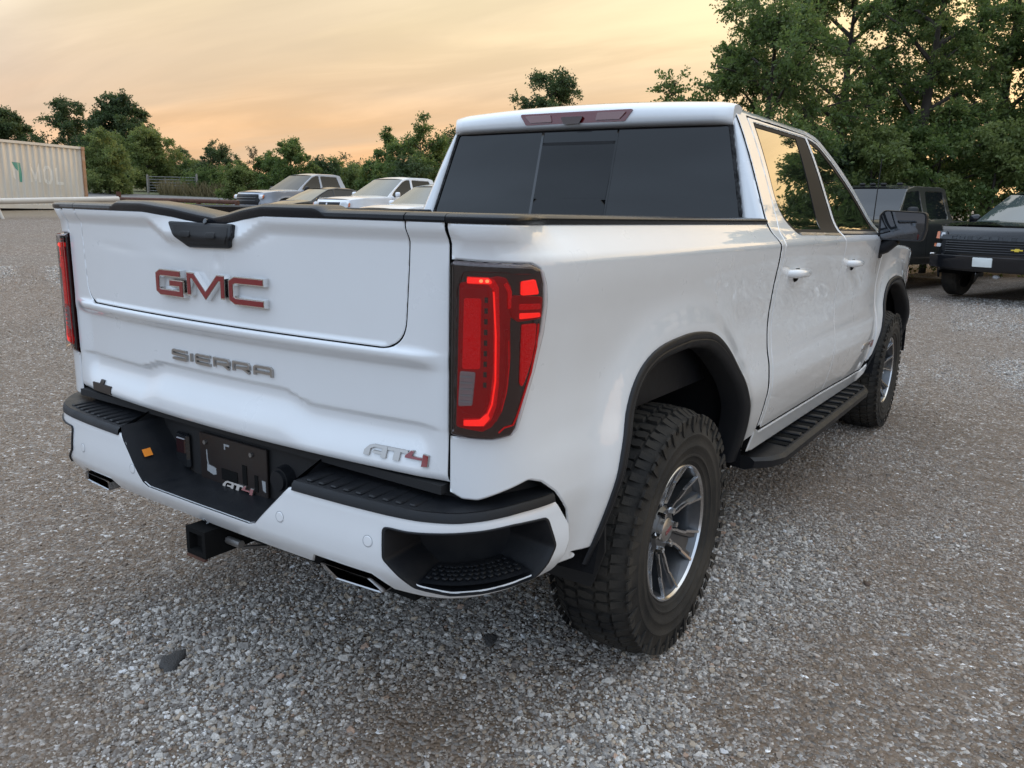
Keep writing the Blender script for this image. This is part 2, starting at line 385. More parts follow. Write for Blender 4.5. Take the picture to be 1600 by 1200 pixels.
def panel_data(outline, fmap, holes=(), spacing=0.03, edge_r=0.004, depth=0.012, bstep=None, flip=False):
    """A sheet cut to 2D outlines, mapped to 3D by fmap(u, v) -> (n,3), with a rolled edge and a turned-in flange."""
    bstep = bstep or spacing*0.6
    loops = [resample(ccw(outline), bstep)] + [resample(ccw(h)[::-1], bstep) for h in holes]
    allseg = loops
    def bdist(p):
        return np.min([seg_dist(p, l) for l in allseg], axis=0)
    pts = []; edges = []; tagl = []
    for l in loops:
        o = len(pts); n = len(l); pts.extend(l.tolist()); edges += [(o+i, o+(i+1) % n) for i in range(n)]
    nb = len(pts)
    inn = []
    for l in loops:
        nx = np.roll(l, -1, 0)-np.roll(l, 1, 0); nx /= (np.linalg.norm(nx, axis=1)[:, None]+1e-12)
        nr = np.stack([-nx[:, 1], nx[:, 0]], 1)
        for k in ((0.3, 1.0) if edge_r > 0 else ()):
            d = edge_r*k; q = l+nr*d; g = bdist(q) > d*0.93; inn.append(q[g])
    mn = loops[0].min(0); mx = loops[0].max(0)
    gu = np.arange(mn[0]+spacing/2, mx[0], spacing); gv = np.arange(mn[1]+spacing/2, mx[1], spacing)
    G = np.stack(np.meshgrid(gu, gv, indexing='ij'), -1).reshape(-1, 2)
    if len(G):
        g = inside(loops[0], G)
        for h in loops[1:]: g &= ~inside(h, G)
        G = G[g]
        if len(G): G = G[bdist(G) > edge_r+spacing*0.4]
        inn.append(G)
    for a in inn: pts.extend(a.tolist())
    V, E, F, ov, oe, of = delaunay_2d_cdt([Vector(p) for p in pts], edges, [], 0, 1e-6)
    V2 = np.array([(v.x, v.y) for v in V]); F = np.array([f for f in F if len(f) == 3])
    c = V2[F].mean(1); g = inside(loops[0], c)
    for h in loops[1:]: g &= ~inside(h, c)
    F = F[g]
    a, b, d = V2[F[:, 0]], V2[F[:, 1]], V2[F[:, 2]]
    cr = (b[:, 0]-a[:, 0])*(d[:, 1]-a[:, 1])-(b[:, 1]-a[:, 1])*(d[:, 0]-a[:, 0])
    F = F[np.abs(cr) > 1e-12]; cr = cr[np.abs(cr) > 1e-12]
    F[cr < 0] = F[cr < 0][:, ::-1]
    e = 1e-4
    def frame(p):
        P = fmap(p[:, 0], p[:, 1]); Pu = (fmap(p[:, 0]+e, p[:, 1])-fmap(p[:, 0]-e, p[:, 1]))/(2*e)
        Pv = (fmap(p[:, 0], p[:, 1]+e)-fmap(p[:, 0], p[:, 1]-e))/(2*e)
        N = np.cross(Pu, Pv); N /= (np.linalg.norm(N, axis=1)[:, None]+1e-12)
        return P, Pu, Pv, (-N if flip else N)
    P, Pu, Pv, N = frame(V2)
    d = bdist(V2)
    if edge_r > 0:
        dd = np.clip(d, 0, edge_r); sn = (edge_r-dd)/edge_r
        P = P-N*(edge_r*(1-np.sqrt(np.clip(1-sn**2, 0, 1))))[:, None]*0.75
        # outward direction in the sheet: gradient of the distance
        h = 2e-4
        gx = (bdist(V2+[h, 0])-bdist(V2-[h, 0]))/(2*h); gy = (bdist(V2+[0, h])-bdist(V2-[0, h]))/(2*h)
        T = -(Pu*gx[:, None]+Pv*gy[:, None]); T /= (np.linalg.norm(T, axis=1)[:, None]+1e-9)
        s2 = np.clip(sn, 0, 0.75)
        N2 = N*np.sqrt(1-s2**2)[:, None]+T*s2[:, None]; N2 /= np.linalg.norm(N2, axis=1)[:, None]
    else: N2 = N
    verts = P.tolist(); nors = N2.tolist(); faces = [tuple(f) for f in (F[:, ::-1] if flip else F)]; panel_data.nf = len(faces)
    if depth > 0:
        for l in loops:
            Pl, Pul, Pvl, Nl = frame(l); n = len(l)
            tx = np.roll(l, -1, 0)-np.roll(l, 1, 0); tx /= (np.linalg.norm(tx, axis=1)[:, None]+1e-12)
            Tn = (Pul*tx[:, 1:2]-Pvl*tx[:, 0:1]); Tn /= (np.linalg.norm(Tn, axis=1)[:, None]+1e-9)
            o = len(verts); top = Pl-Nl*edge_r*0.75; bot = Pl-Nl*(edge_r+depth)
            verts += top.tolist()+bot.tolist(); nors += Tn.tolist()*2
            for i in range(n):
                j = (i+1) % n; q = (o+i, o+n+i, o+n+j, o+j); faces.append(q[::-1] if flip else q)
    return verts, faces, nors
def panel(name, outline, fmap, m, parent, mirror=None, label=None, gap=False, **k):
    """build a panel; mirror=True also makes the copy on the other side of the x=0 plane; gap=True darkens the turned-in flange"""
    v, f, n = panel_data(outline, fmap, **k); nf = panel_data.nf
    o = build(name, v, f, m, parent, None, n, label); res = [o]
    if mirror:
        v2 = [(-p[0], p[1], p[2]) for p in v]; n2 = [(-p[0], p[1], p[2]) for p in n]
        res.append(build(name, v2, [tuple(q[::-1]) for q in f], m, parent, None, n2, label))
    if gap:
        for r in res:
            r.data.materials.append(M_void); mi = np.zeros(len(f), np.int32); mi[nf:] = 1; r.data.polygons.foreach_set('material_index', mi)
    return res if mirror else o
def stroke(pts, w, closed=False):
    """thick polyline outline with mitred corners (2D)"""
    P = np.array(pts, float); n = len(P); L = []; Rr = []
    for i in range(n):
        t0 = P[i]-P[i-1] if i > 0 else P[1]-P[0]; t1 = P[i+1]-P[i] if i < n-1 else P[-1]-P[-2]
        t0 = t0/np.linalg.norm(t0); t1 = t1/np.linalg.norm(t1)
        n0 = np.array([-t0[1], t0[0]]); n1 = np.array([-t1[1], t1[0]]); mm = n0+n1; mm /= np.linalg.norm(mm)
        k = (w/2)/max(0.35, mm@n0); L.append(P[i]+mm*k); Rr.append(P[i]-mm*k)
    return [tuple(p) for p in L]+[tuple(p) for p in Rr[::-1]]
# ================================================================== ground
def softp(t, w=1.2): return w*np.logaddexp(0, np.asarray(t, float)/w)
def H(x, y):
    x = np.asarray(x, float); y = np.asarray(y, float)
    h0 = .030*softp(-1.5-4.0)+.012*softp(4-8.0)
    return .030*softp(-x-5.0)*1.06+.013*softp(y-7.5)
def vnoise(x, y, seed=0):
    xi = np.floor(x).astype(np.int64); yi = np.floor(y).astype(np.int64); fx = x-xi; fy = y-yi
    fx = fx*fx*(3-2*fx); fy = fy*fy*(3-2*fy)
    def h(a, b):
        n = (a*374761393+b*668265263+seed*1442695041) & 0x7fffffff; n = ((n ^ (n >> 13))*1274126177) & 0x7fffffff
        return ((n ^ (n >> 16)) & 0xffff)/65535.0
    return (h(xi, yi)*(1-fx)+h(xi+1, yi)*fx)*(1-fy)+(h(xi, yi+1)*(1-fx)+h(xi+1, yi+1)*fx)*fy
def fbm(x, y, o=4, seed=0):
    r = 0; a = .5
    for k in range(o): r = r+a*vnoise(x*2**k, y*2**k, seed+k); a *= .5
    return r
def fast_mesh(name, V, F, m, n=4, parent=None, smooth=False):
    V = np.asarray(V, np.float32); F = np.asarray(F, np.int32)
    me = bpy.data.meshes.new(name); me.vertices.add(len(V)); me.vertices.foreach_set('co', V.ravel())
    me.loops.add(F.size); me.loops.foreach_set('vertex_index', F.ravel()); me.polygons.add(len(F))
    me.polygons.foreach_set('loop_start', np.arange(0, F.size, n, dtype=np.int32)); me.polygons.foreach_set('loop_total', np.full(len(F), n, np.int32))
    if smooth: me.polygons.foreach_set('use_smooth', np.ones(len(F), bool))
    me.update(calc_edges=True); me.materials.append(m)
    o = bpy.data.objects.new(name, me); COL.objects.link(o)
    if parent is not None: o.parent = parent
    return o

def ground_material():
    m = bpy.data.materials.new('gravel_ground'); m.use_nodes = True; nt = m.node_tree; b = nt.nodes['Principled BSDF']
    L = nt.links.new; N = nt.nodes.new
    geo = N('ShaderNodeNewGeometry'); pos = geo.outputs['Position']
    def noise(sc, det=5, rough=.6, dist=0):
        n = N('ShaderNodeTexNoise'); n.inputs['Scale'].default_value = sc; n.inputs['Detail'].default_value = det
        n.inputs['Roughness'].default_value = rough; n.inputs['Distortion'].default_value = dist; L(pos, n.inputs[0]); return n.outputs[0]
    def rng_(v, a, b2, c=0, d=1):
        n = N('ShaderNodeMapRange'); L(v, n.inputs[0]); n.inputs[1].default_value = a; n.inputs[2].default_value = b2; n.inputs[3].default_value = c; n.inputs[4].default_value = d; return n.outputs[0]
    def mix(f, a, c, mode='MIX'):
        n = N('ShaderNodeMix'); n.data_type = 'RGBA'; n.blend_type = mode
        if isinstance(f, float): n.inputs[0].default_value = f
        else: L(f, n.inputs[0])
        for s, v in ((n.inputs[6], a), (n.inputs[7], c)):
            if isinstance(v, tuple): s.default_value = (*v, 1)
            else: L(v, s)
        return n.outputs[2]
    vo = N('ShaderNodeTexVoronoi'); vo.inputs['Scale'].default_value = 75; L(pos, vo.inputs[0])
    sepc = N('ShaderNodeSeparateColor'); L(vo.outputs['Color'], sepc.inputs[0])
    st = N('ShaderNodeValToRGB'); e = st.color_ramp.elements
    for p, c in ((.0, (0.099, 0.088, 0.078)), (.35, (0.216, 0.196, 0.176)), (.65, (0.361, 0.333, 0.299)), (.88, (0.559, 0.516, 0.466)), (1., (0.800, 0.800, 0.748))):
        x = e.new(p); x.color = (*c, 1)
    e.remove(e[0]); e.remove(e[-1]) if len(e) > 6 else None
    L(sepc.outputs[0], st.inputs[0])
    vo2 = N('ShaderNodeTexVoronoi'); vo2.inputs['Scale'].default_value = 22; L(pos, vo2.inputs[0])
    sep2 = N('ShaderNodeSeparateColor'); L(vo2.outputs['Color'], sep2.inputs[0])
    stones = mix(rng_(sep2.outputs[1], 0, 1, .0, .55), st.outputs[0], (.27, .25, .235))
    gr2 = N('ShaderNodeCombineColor'); v2 = rng_(sep2.outputs[0], 0, 1, .55, 1.5)
    for q_ in range(3): L(v2, gr2.inputs[q_])
    stones = mix(1.0, stones, gr2.outputs[0], 'MULTIPLY')
    dirt = mix(rng_(noise(38, 6), .35, .65), (.14, .096, .064), (.225, .165, .117))
    patch = rng_(noise(.55, 6, .62, .6), .47, .60)
    near = mix(rng_(sepc.outputs[1], .50, .72, .10, .80), dirt, stones)
    near = mix(rng_(noise(.16, 4), .4, .65, 0, .30), near, (.22, .175, .135))
    sx = N('ShaderNodeSeparateXYZ'); L(pos, sx.inputs[0])
    # pale earth further up the slope
    far = rng_(noise(.05, 3), .3, .7)
    earth = mix(far, (.30, .235, .165), (.24, .20, .15))
    neg = N('ShaderNodeMath'); neg.operation = 'MULTIPLY'; L(sx.outputs[0], neg.inputs[0]); neg.inputs[1].default_value = -1
    add = N('ShaderNodeMath'); L(neg.outputs[0], add.inputs[0]); wob = N('ShaderNodeMath'); wob.operation = 'MULTIPLY'; L(noise(.2, 4), wob.inputs[0]); wob.inputs[1].default_value = 5.0; L(wob.outputs[0], add.inputs[1])
    col = mix(rng_(add.outputs[0], 29, 32), near, earth)
    L(col, b.inputs['Base Color']); b.inputs['Roughness'].default_value = .92; b.inputs['Specular IOR Level'].default_value = .25
    bp = N('ShaderNodeBump'); bp.inputs['Strength'].default_value = .9; bp.inputs['Distance'].default_value = .012; bp.invert = True
    L(vo.outputs['Distance'], bp.inputs['Height'])
    bp2 = N('ShaderNodeBump'); bp2.inputs['Strength'].default_value = .5; bp2.inputs['Distance'].default_value = .03; L(noise(6, 6), bp2.inputs['Height']); L(bp.outputs[0], bp2.inputs['Normal'])
    L(bp2.outputs[0], b.inputs['Normal'])
    return m
M_ground = ground_material()
gx = np.unique(np.r_[np.linspace(-600, -90, 25), np.linspace(-90, -14, 50), np.linspace(-14, 12, 120), np.linspace(12, 60, 24), np.linspace(60, 600, 25)])
gy = np.unique(np.r_[np.linspace(-300, -10, 20), np.linspace(-10, 24, 150), np.linspace(24, 100, 40), np.linspace(100, 700, 25)])
def relief(x, y):
    d = np.hypot(np.clip(np.abs(x)-1.1, 0, 9), np.clip(np.abs(y-2.9)-2.6, 0, 9))
    return (fbm(x*.9+31, y*.9+17, 3, 5)-.45)*.030*np.clip(d/1.5, .15, 1)
XX, YY = np.meshgrid(gx, gy, indexing='ij'); ZZ = H(XX, YY)+relief(XX, YY)*(np.hypot(XX, YY) < 40)
na, nb_ = XX.shape; idx = np.arange(na*nb_).reshape(na, nb_)
Fg = np.stack([idx[:-1, :-1], idx[1:, :-1], idx[1:, 1:], idx[:-1, 1:]], -1).reshape(-1, 4)
ground = fast_mesh('ground', np.stack([XX, YY, ZZ], -1).reshape(-1, 3), Fg, M_ground, 4, None, True); tag(ground, kind='structure')
def gz(x, y):
    return float(H(x, y)+relief(np.array([x]), np.array([y]))[0]*(math.hypot(x, y) < 40))

# ---- loose stones on it: points carrying a size and a turn, each instanced as a small broken stone
STAINS = [(None, 270, 1034, .036), (None, 766, 1001, .022), (None, 1354, 914, .011)]
def px_ground(px, py):
    d = (np.array([(px-800)/CAM_F, (600-py)/CAM_F, 1.0])@np.array([_r, _u, _f])); t = -CAM_POS[2]/d[2]
    return CAM_POS+t*d
DIRT = [(40, 740, 1.3), (180, 830, .8), (40, 900, .35), (330, 840, .4), (1500, 1080, .6), (1380, 1160, .4), (1560, 690, 1.2), (650, 1150, .25), (60, 1130, .25), (1330, 770, .7), (20, 600, 1.8), (1200, 1120, .2), (1450, 900, .35), (100, 500, 2.2), (1520, 540, 1.3)]
TRACKS = [(1600, 760, 1460, 480), (1600, 1010, 1425, 500), (0, 900, 60, 420), (0, 680, 40, 400)]
def scatter():
    n = 1600000
    rad = np.sqrt(rng.uniform(1.55**2, 17**2, n)); az = CAM_YAW+rng.uniform(R(-43), R(43), n)
    den = np.interp(rad, [0, 3.2, 5, 8, 12, 17], [12000, 11000, 8000, 5000, 2600, 1200])
    area = .5*R(86)*(17**2-1.55**2); keep = rng.uniform(0, 1, n) < den*area/n/1.0
    # where the bound is exceeded, sample again close in
    x = CAM_POS[0]-np.sin(az)*rad; y = CAM_POS[1]+np.cos(az)*rad
    x, y, rad = x[keep], y[keep], rad[keep]
    n2 = 190000; r2 = np.sqrt(rng.uniform(1.55**2, 5**2, n2)); a2 = CAM_YAW+rng.uniform(R(-43), R(43), n2)
    x = np.r_[x, CAM_POS[0]-np.sin(a2)*r2]; y = np.r_[y, CAM_POS[1]+np.cos(a2)*r2]; rad = np.r_[rad, r2]
    p = fbm(x*.55+3, y*.55+9, 5, 3)
    g = .5+.5*np.clip((p-.36)/.16, 0, 1); 
    for (ax_, ay_, bx_, by_) in TRACKS:
        a_ = px_ground(ax_, ay_)[:2]; b_ = px_ground(bx_, by_)[:2]; d_ = (b_-a_)/np.linalg.norm(b_-a_); off = (x-a_[0])*-d_[1]+(y-a_[1])*d_[0]+.12*np.sin(((x-a_[0])*d_[0]+(y-a_[1])*d_[1])*.7)
        g = g*(1-.7*np.exp(-(off/.16)**2))
    for ppx, ppy, pr in DIRT:
        q = px_ground(ppx, ppy); g = g*(1-.95*np.exp(-(((x-q[0])**2+(y-q[1])**2)/pr**2)**1.0))
    k2 = rng.uniform(0, 1, len(x)) < .28+.72*g
    for _, sx_, sy_, r_ in STAINS:
        q = px_ground(sx_, sy_); cu = (x-q[0])*math.cos(CAM_YAW)+(y-q[1])*math.sin(CAM_YAW); cv = -(x-q[0])*math.sin(CAM_YAW)+(y-q[1])*math.cos(CAM_YAW); k2 &= np.hypot(cu, cv/1.8) > r_
    # nothing inside the tyres' contact patches or under the middle of the truck's far side
    for wx in (.872, -.872):
        for wy in (1.06, 4.805): k2 &= ~((np.abs(x-wx) < .13) & (np.abs(y-wy) < .10))
    x, y, rad, g = x[k2], y[k2], rad[k2], g[k2]
    s = np.exp(rng.normal(math.log(.0042), .46, len(x))); s = np.clip(s, .0018, .0165)*(1+.055*np.clip(rad-4, 0, 12))*(.60+.40*g)
    z = H(x, y)+relief(x, y)+s*.22
    sz = np.stack([s*rng.uniform(.8, 1.5, len(x)), s*rng.uniform(.7, 1.15, len(x)), s*rng.uniform(.5, .85, len(x))], 1)
    rot = np.stack([rng.normal(0, .35, len(x)), rng.normal(0, .35, len(x)), rng.uniform(0, 6.283, len(x))], 1)
    dust = np.clip(1-g-.25, 0, 1)*1.15+.18*np.clip((fbm(x*.35+50, y*.35+20, 4, 9)-.46)/.16, 0, 1); dust = np.clip(dust+rng.normal(0, .12, len(x)), 0, 1)
    return np.stack([x, y, z], 1), sz, rot, dust
SP, SS, SR, SD = scatter()
me = bpy.data.meshes.new('gravel'); me.vertices.add(len(SP)); me.vertices.foreach_set('co', SP.astype(np.float32).ravel())
for nm, arr in (('stone_size', SS), ('stone_turn', SR)):
    at_ = me.attributes.new(nm, 'FLOAT_VECTOR', 'POINT'); at_.data.foreach_set('vector', arr.astype(np.float32).ravel())
at_ = me.attributes.new('dust', 'FLOAT', 'POINT'); at_.data.foreach_set('value', SD.astype(np.float32))
me.update()
gravel = bpy.data.objects.new('gravel', me); COL.objects.link(gravel)
tag(gravel, 'loose grey and tan crushed stone spread over the lot', 'gravel', kind='stuff')
def stone_material():
    m = bpy.data.materials.new('gravel_stone'); m.use_nodes = True; nt = m.node_tree; b = nt.nodes['Principled BSDF']
    oi = nt.nodes.new('ShaderNodeObjectInfo'); cr = nt.nodes.new('ShaderNodeValToRGB'); e = cr.color_ramp.elements
    cols = [(.0, (0.195, 0.178, 0.163)), (.16, (0.311, 0.288, 0.265)), (.38, (0.413, 0.386, 0.353)), (.55, (0.503, 0.472, 0.430)), (.68, (0.440, 0.364, 0.283)), (.78, (0.595, 0.561, 0.516)), (.90, (0.737, 0.702, 0.657)), (.972, (0.465, 0.326, 0.247)), (.985, (0.780, 0.780, 0.780))]
    e[0].position, e[0].color = cols[0][0], (*cols[0][1], 1); e[1].position, e[1].color = cols[-1][0], (*cols[-1][1], 1)
    for p, c in cols[1:-1]: x = e.new(p); x.color = (*c, 1)
    cr.color_ramp.interpolation = 'CONSTANT'
    nt.links.new(oi.outputs['Random'], cr.inputs[0])
    tcn = nt.nodes.new('ShaderNodeTexCoord'); nz = nt.nodes.new('ShaderNodeTexNoise'); nz.inputs['Scale'].default_value = 2.2; nz.inputs['Detail'].default_value = 4
    nt.links.new(tcn.outputs['Object'], nz.inputs[0])
    mr = nt.nodes.new('ShaderNodeMapRange'); nt.links.new(nz.outputs[0], mr.inputs[0]); mr.inputs[1].default_value = .3; mr.inputs[2].default_value = .7; mr.inputs[3].default_value = .72; mr.inputs[4].default_value = 1.18
    mx = nt.nodes.new('ShaderNodeMix'); mx.data_type = 'RGBA'; mx.blend_type = 'MULTIPLY'; mx.inputs[0].default_value = 1
    nt.links.new(cr.outputs[0], mx.inputs[6]); nt.links.new(mr.outputs[0], mx.inputs[7]); da = nt.nodes.new('ShaderNodeAttribute'); da.attribute_type = 'INSTANCER'; da.attribute_name = 'dust'
    ds = nt.nodes.new('ShaderNodeMath'); ds.operation = 'MULTIPLY'; nt.links.new(da.outputs['Fac'], ds.inputs[0]); ds.inputs[1].default_value = .80
    m2 = nt.nodes.new('ShaderNodeMix'); m2.data_type = 'RGBA'; nt.links.new(ds.outputs[0], m2.inputs[0]); nt.links.new(mx.outputs[2], m2.inputs[6]); m2.inputs[7].default_value = (.24, .172, .120, 1)
    nt.links.new(m2.outputs[2], b.inputs['Base Color'])
    b.inputs['Roughness'].default_value = .8; b.inputs['Specular IOR Level'].default_value = .35
    return m
M_stone = stone_material(); me.materials.append(M_stone)
ng = bpy.data.node_groups.new('scatter_stones', 'GeometryNodeTree')
ng.interface.new_socket('Geometry', in_out='INPUT', socket_type='NodeSocketGeometry'); ng.interface.new_socket('Geometry', in_out='OUTPUT', socket_type='NodeSocketGeometry')
gi = ng.nodes.new('NodeGroupInput'); go = ng.nodes.new('NodeGroupOutput')
ico = ng.nodes.new('GeometryNodeMeshIcoSphere'); ico.inputs['Radius'].default_value = 1.0; ico.inputs['Subdivisions'].default_value = 2
sp_ = ng.nodes.new('GeometryNodeSetPosition'); ps = ng.nodes.new('GeometryNodeInputPosition')
nzg = ng.nodes.new('ShaderNodeTexNoise'); nzg.inputs['Scale'].default_value = 1.1; nzg.inputs['Detail'].default_value = 1
sub = ng.nodes.new('ShaderNodeVectorMath'); sub.operation = 'SUBTRACT'; sub.inputs[1].default_value = (.5, .5, .5)
scl = ng.nodes.new('ShaderNodeVectorMath'); scl.operation = 'SCALE'; scl.inputs['Scale'].default_value = 1.5
ng.links.new(ps.outputs[0], nzg.inputs['Vector']); ng.links.new(nzg.outputs['Color'], sub.inputs[0]); ng.links.new(sub.outputs[0], scl.inputs[0])
ng.links.new(ico.outputs['Mesh'], sp_.inputs['Geometry']); ng.links.new(scl.outputs[0], sp_.inputs['Offset'])
smt = ng.nodes.new('GeometryNodeSetMaterial'); smt.inputs['Material'].default_value = M_stone; ng.links.new(sp_.outputs[0], smt.inputs['Geometry'])
iop = ng.nodes.new('GeometryNodeInstanceOnPoints'); ng.links.new(gi.outputs[0], iop.inputs['Points']); ng.links.new(smt.outputs[0], iop.inputs['Instance'])
for nm, sock in (('stone_size', 'Scale'), ('stone_turn', 'Rotation')):
    na_ = ng.nodes.new('GeometryNodeInputNamedAttribute'); na_.data_type = 'FLOAT_VECTOR'; na_.inputs['Name'].default_value = nm
    ng.links.new(na_.outputs['Attribute'], iop.inputs[sock])
ng.links.new(iop.outputs[0], go.inputs[0])
md = gravel.modifiers.new('stones', 'NODES'); md.node_group = ng
# dark flat patches on the gravel
M_stain = mat('oily_patch', (.055, .053, .052), rough=.85, noise=.6, noise_scale=60, color2=(.085, .08, .076), bump=.6, bump_scale=200)
M_leafdry = mat('dead_leaf', (.10, .065, .045), rough=.8, noise=.6, noise_scale=80)
for (nm, lb, cat, m_), (_, sx_, sy_, r_) in zip((('oil_patch', 'small round dark oily patch on the gravel in the left foreground', 'oil patch', M_stain), ('oil_patch', 'tiny dark oily patch on the gravel below the rear bumper', 'oil patch', M_stain), ('dead_leaf', 'small brown dead leaf on the gravel right of the rear wheel', 'leaf', M_leafdry)), STAINS):
    q = px_ground(sx_, sy_); mb = MB(); n = 22; ring = []
    z0 = gz(q[0], q[1])
    for lvl, g in ((.002, 1.0), (.009, .9), (.011, .5)):
        for k in range(n):
            a = 2*math.pi*k/n; w_ = 1+.16*math.sin(3*a+r_*300)+.08*math.sin(7*a); ca, sa = r_*g*w_*math.cos(a), r_*g*w_*1.8*math.sin(a)
            ring.append((q[0]+ca*math.cos(CAM_YAW)-sa*math.sin(CAM_YAW), q[1]+ca*math.sin(CAM_YAW)+sa*math.cos(CAM_YAW), z0+lvl))
    fs = [(i*n+j, i*n+(j+1) % n, (i+1)*n+(j+1) % n, (i+1)*n+j) for i in range(2) for j in range(n)]+[tuple(2*n+j for j in range(n))]
    mb.add(ring, fs); tag(mb.build(nm, m_, None, 60), lb, cat)
# ================================================================== the white pickup
truck = empty('pickup_truck', (0, 0, 0), 0, 'large white crew cab pickup with dented tailgate, rear corner towards us', 'pickup truck')

zk = [.40, .45, .53, .60, .70, .78, .86, .95, 1.05, 1.2, 1.32, 1.36, 1.385, 1.41, 1.445, 1.55, 1.7, 1.85, 1.89, 1.915, 1.932, 1.942]
xk = [.91, .925, .945, .965, .988, .999, .994, .978, .971, .982, .997, .999, .983, .957, .932, .887, .826, .757, .735, .712, .682, .640]
PX = pchip(zk, xk)
ARCH_R = [(.44, .50), (.475, .62), (.53, .80), (.60, .955), (.675, 1.04), (.79, 1.085), (1.04, 1.10), (1.25, 1.078), (1.40, 1.005), (1.53, .885), (1.61, .76), (1.645, .64), (1.655, .50)]
ARCH_F = [(y+3.755, z-.015) for y, z in ARCH_R]
def smooth_open(pts, n=6):
    P = np.array(pts, float); t = np.r_[0, np.cumsum(np.hypot(*np.diff(P, axis=0).T))]
    fx, fy = pchip(t, P[:, 0]), pchip(t, P[:, 1]); T = np.linspace(0, t[-1], len(P)*n)
    # Catmull style smoothing of the polyline
    Q = np.stack([np.interp(T, t, P[:, 0]), np.interp(T, t, P[:, 1])], 1)
    for _ in range(10):
        Q[1:-1] = (Q[:-2]+2*Q[1:-1]+Q[2:])/4
    return Q
AR = smooth_open(ARCH_R); AF = smooth_open(ARCH_F)
def flare(y, z, arch):
    p = np.stack([np.atleast_1d(y), np.atleast_1d(z)], 1); d = seg_dist(p, arch, False)
    return 0.026*np.exp(-(d/0.085)**2)
def BX(y, z):
    y = np.asarray(y, float); z = np.asarray(z, float)
    x = PX(z) - 0.014*sstep(y, 3.7, 4.5) - 0.16*np.clip(y-5.15, 0, 1)**2
    return x + flare(y, z, AF)
def cabmap(o=0.0):
    return lambda y, z: np.stack([BX(y, z)+o, np.asarray(y, float), np.asarray(z, float)], 1)

# ---- bedside: a sheet wrapped round the plan curve of the rear corner
bedpts = np.array([(0.822, .028), (0.88, .034), (.925, .055), (.958, .092), (.980, .145), (.994, .22), (1.0, .34), (1.001, .6), (1.001, 1.06), (1.0, 1.5), (.9985, 1.9), (.998, 2.0)])
_t = np.r_[0, np.cumsum(np.hypot(*np.diff(bedpts, axis=0).T))]
_tt = np.linspace(0, _t[-1], 800); _bx = np.interp(_tt, _t, bedpts[:, 0]); _by = np.interp(_tt, _t, bedpts[:, 1])
for _ in range(160):
    _bx[1:-1] = (_bx[:-2]+2*_bx[1:-1]+_bx[2:])/4; _by[1:-1] = (_by[:-2]+2*_by[1:-1]+_by[2:])/4
_ntx, _nty = np.gradient(_bx), np.gradient(_by); _nl = np.hypot(_ntx, _nty); _ntx /= _nl; _nty /= _nl
def bed_plan(s): return np.interp(s, _tt, _bx), np.interp(s, _tt, _by), np.interp(s, _tt, _nty), -np.interp(s, _tt, _ntx)
def s_of_y(y): return float(np.interp(y, _by, _tt))
def gate_band(x, z):
    """how far the tailgate skin stands in (+) from its most rearward plane"""
    ax = np.abs(x)
    zl = 1.397 - 0.046*(1-sstep(ax, .145, .275))
    g = 0.018*sstep(zl+.040-z, 0, .040)
    edge = 1-.92*sstep(ax, .715, .808)
    zc = .966 + .028*(1-sstep(ax, .265, .395))
    lowr = -0.014*sstep(1.157-z, 0, .018) + 0.026*sstep(1.132-z, 0, .034)
    lowr = lowr + 0.015*sstep(zc+.010-z, 0, .018) - 0.032*sstep(zc-.012-z, 0, .115)
    return g + lowr*edge + 0.010*np.clip((.862-z)/.024, 0, 1.2)**2
def bed_off(s, z):
    s = np.asarray(s, float); z = np.asarray(z, float)
    w = sstep(s, .10, .34)
    side = PX(z)-1.0
    rear = .012-.018*sstep(1.437-z, 0, .040)
    x, y, nx, ny = bed_plan(s)
    return rear*(1-w) + side*w + flare(y, z, AR)*sstep(s, .2, .4)
def bedmap(o=0.0):
    def f(s, z):
        x, y, nx, ny = bed_plan(s); d = bed_off(s, z)+o
        return np.stack([x+nx*d, y+ny*d, np.asarray(z, float)], 1)
    return f
sE = s_of_y(1.936)
LIGHT = [(.006, 1.364), (.12, 1.3625), (.205, 1.360), (.232, 1.348), (.245, 1.315), (.252, 1.262), (.249, 1.204), (.227, 1.119), (.199, 1.041), (.178, .982), (.164, .966), (.115, .959), (.054, .959), (.006, .961)]
arch_s = [(s_of_y(y), z) for y, z in AR if z > .5]
bed_out = [(0.002, .818), (.036, .806), (.08, .808), (.148, .830), (.219, .849), (.262, .835), (.316, .797), (.375, .732), (.402, .672), (.399, .600), (.378, .563), (s_of_y(.425), .557)]
bed_out += [p for p in arch_s if p[1] > .56] + [(s_of_y(1.662), .49), (s_of_y(1.70), .47), (s_of_y(1.74), .56), (sE, .565), (sE, 1.447), (0.002, 1.447), (0.002, 1.366)] + LIGHT[1:-1] + [(0.002, .956)]
bed_out = roundpoly(bed_out[:12], [.0, .02, .03, .05, .04, .04, .05, .03, .02, .02, .015, .02], 5)+bed_out[12:]
panel('bedside_panel', bed_out, bedmap(), M_white, truck, mirror=True, spacing=.028, edge_r=.006, depth=.03, bstep=.012, gap=True)

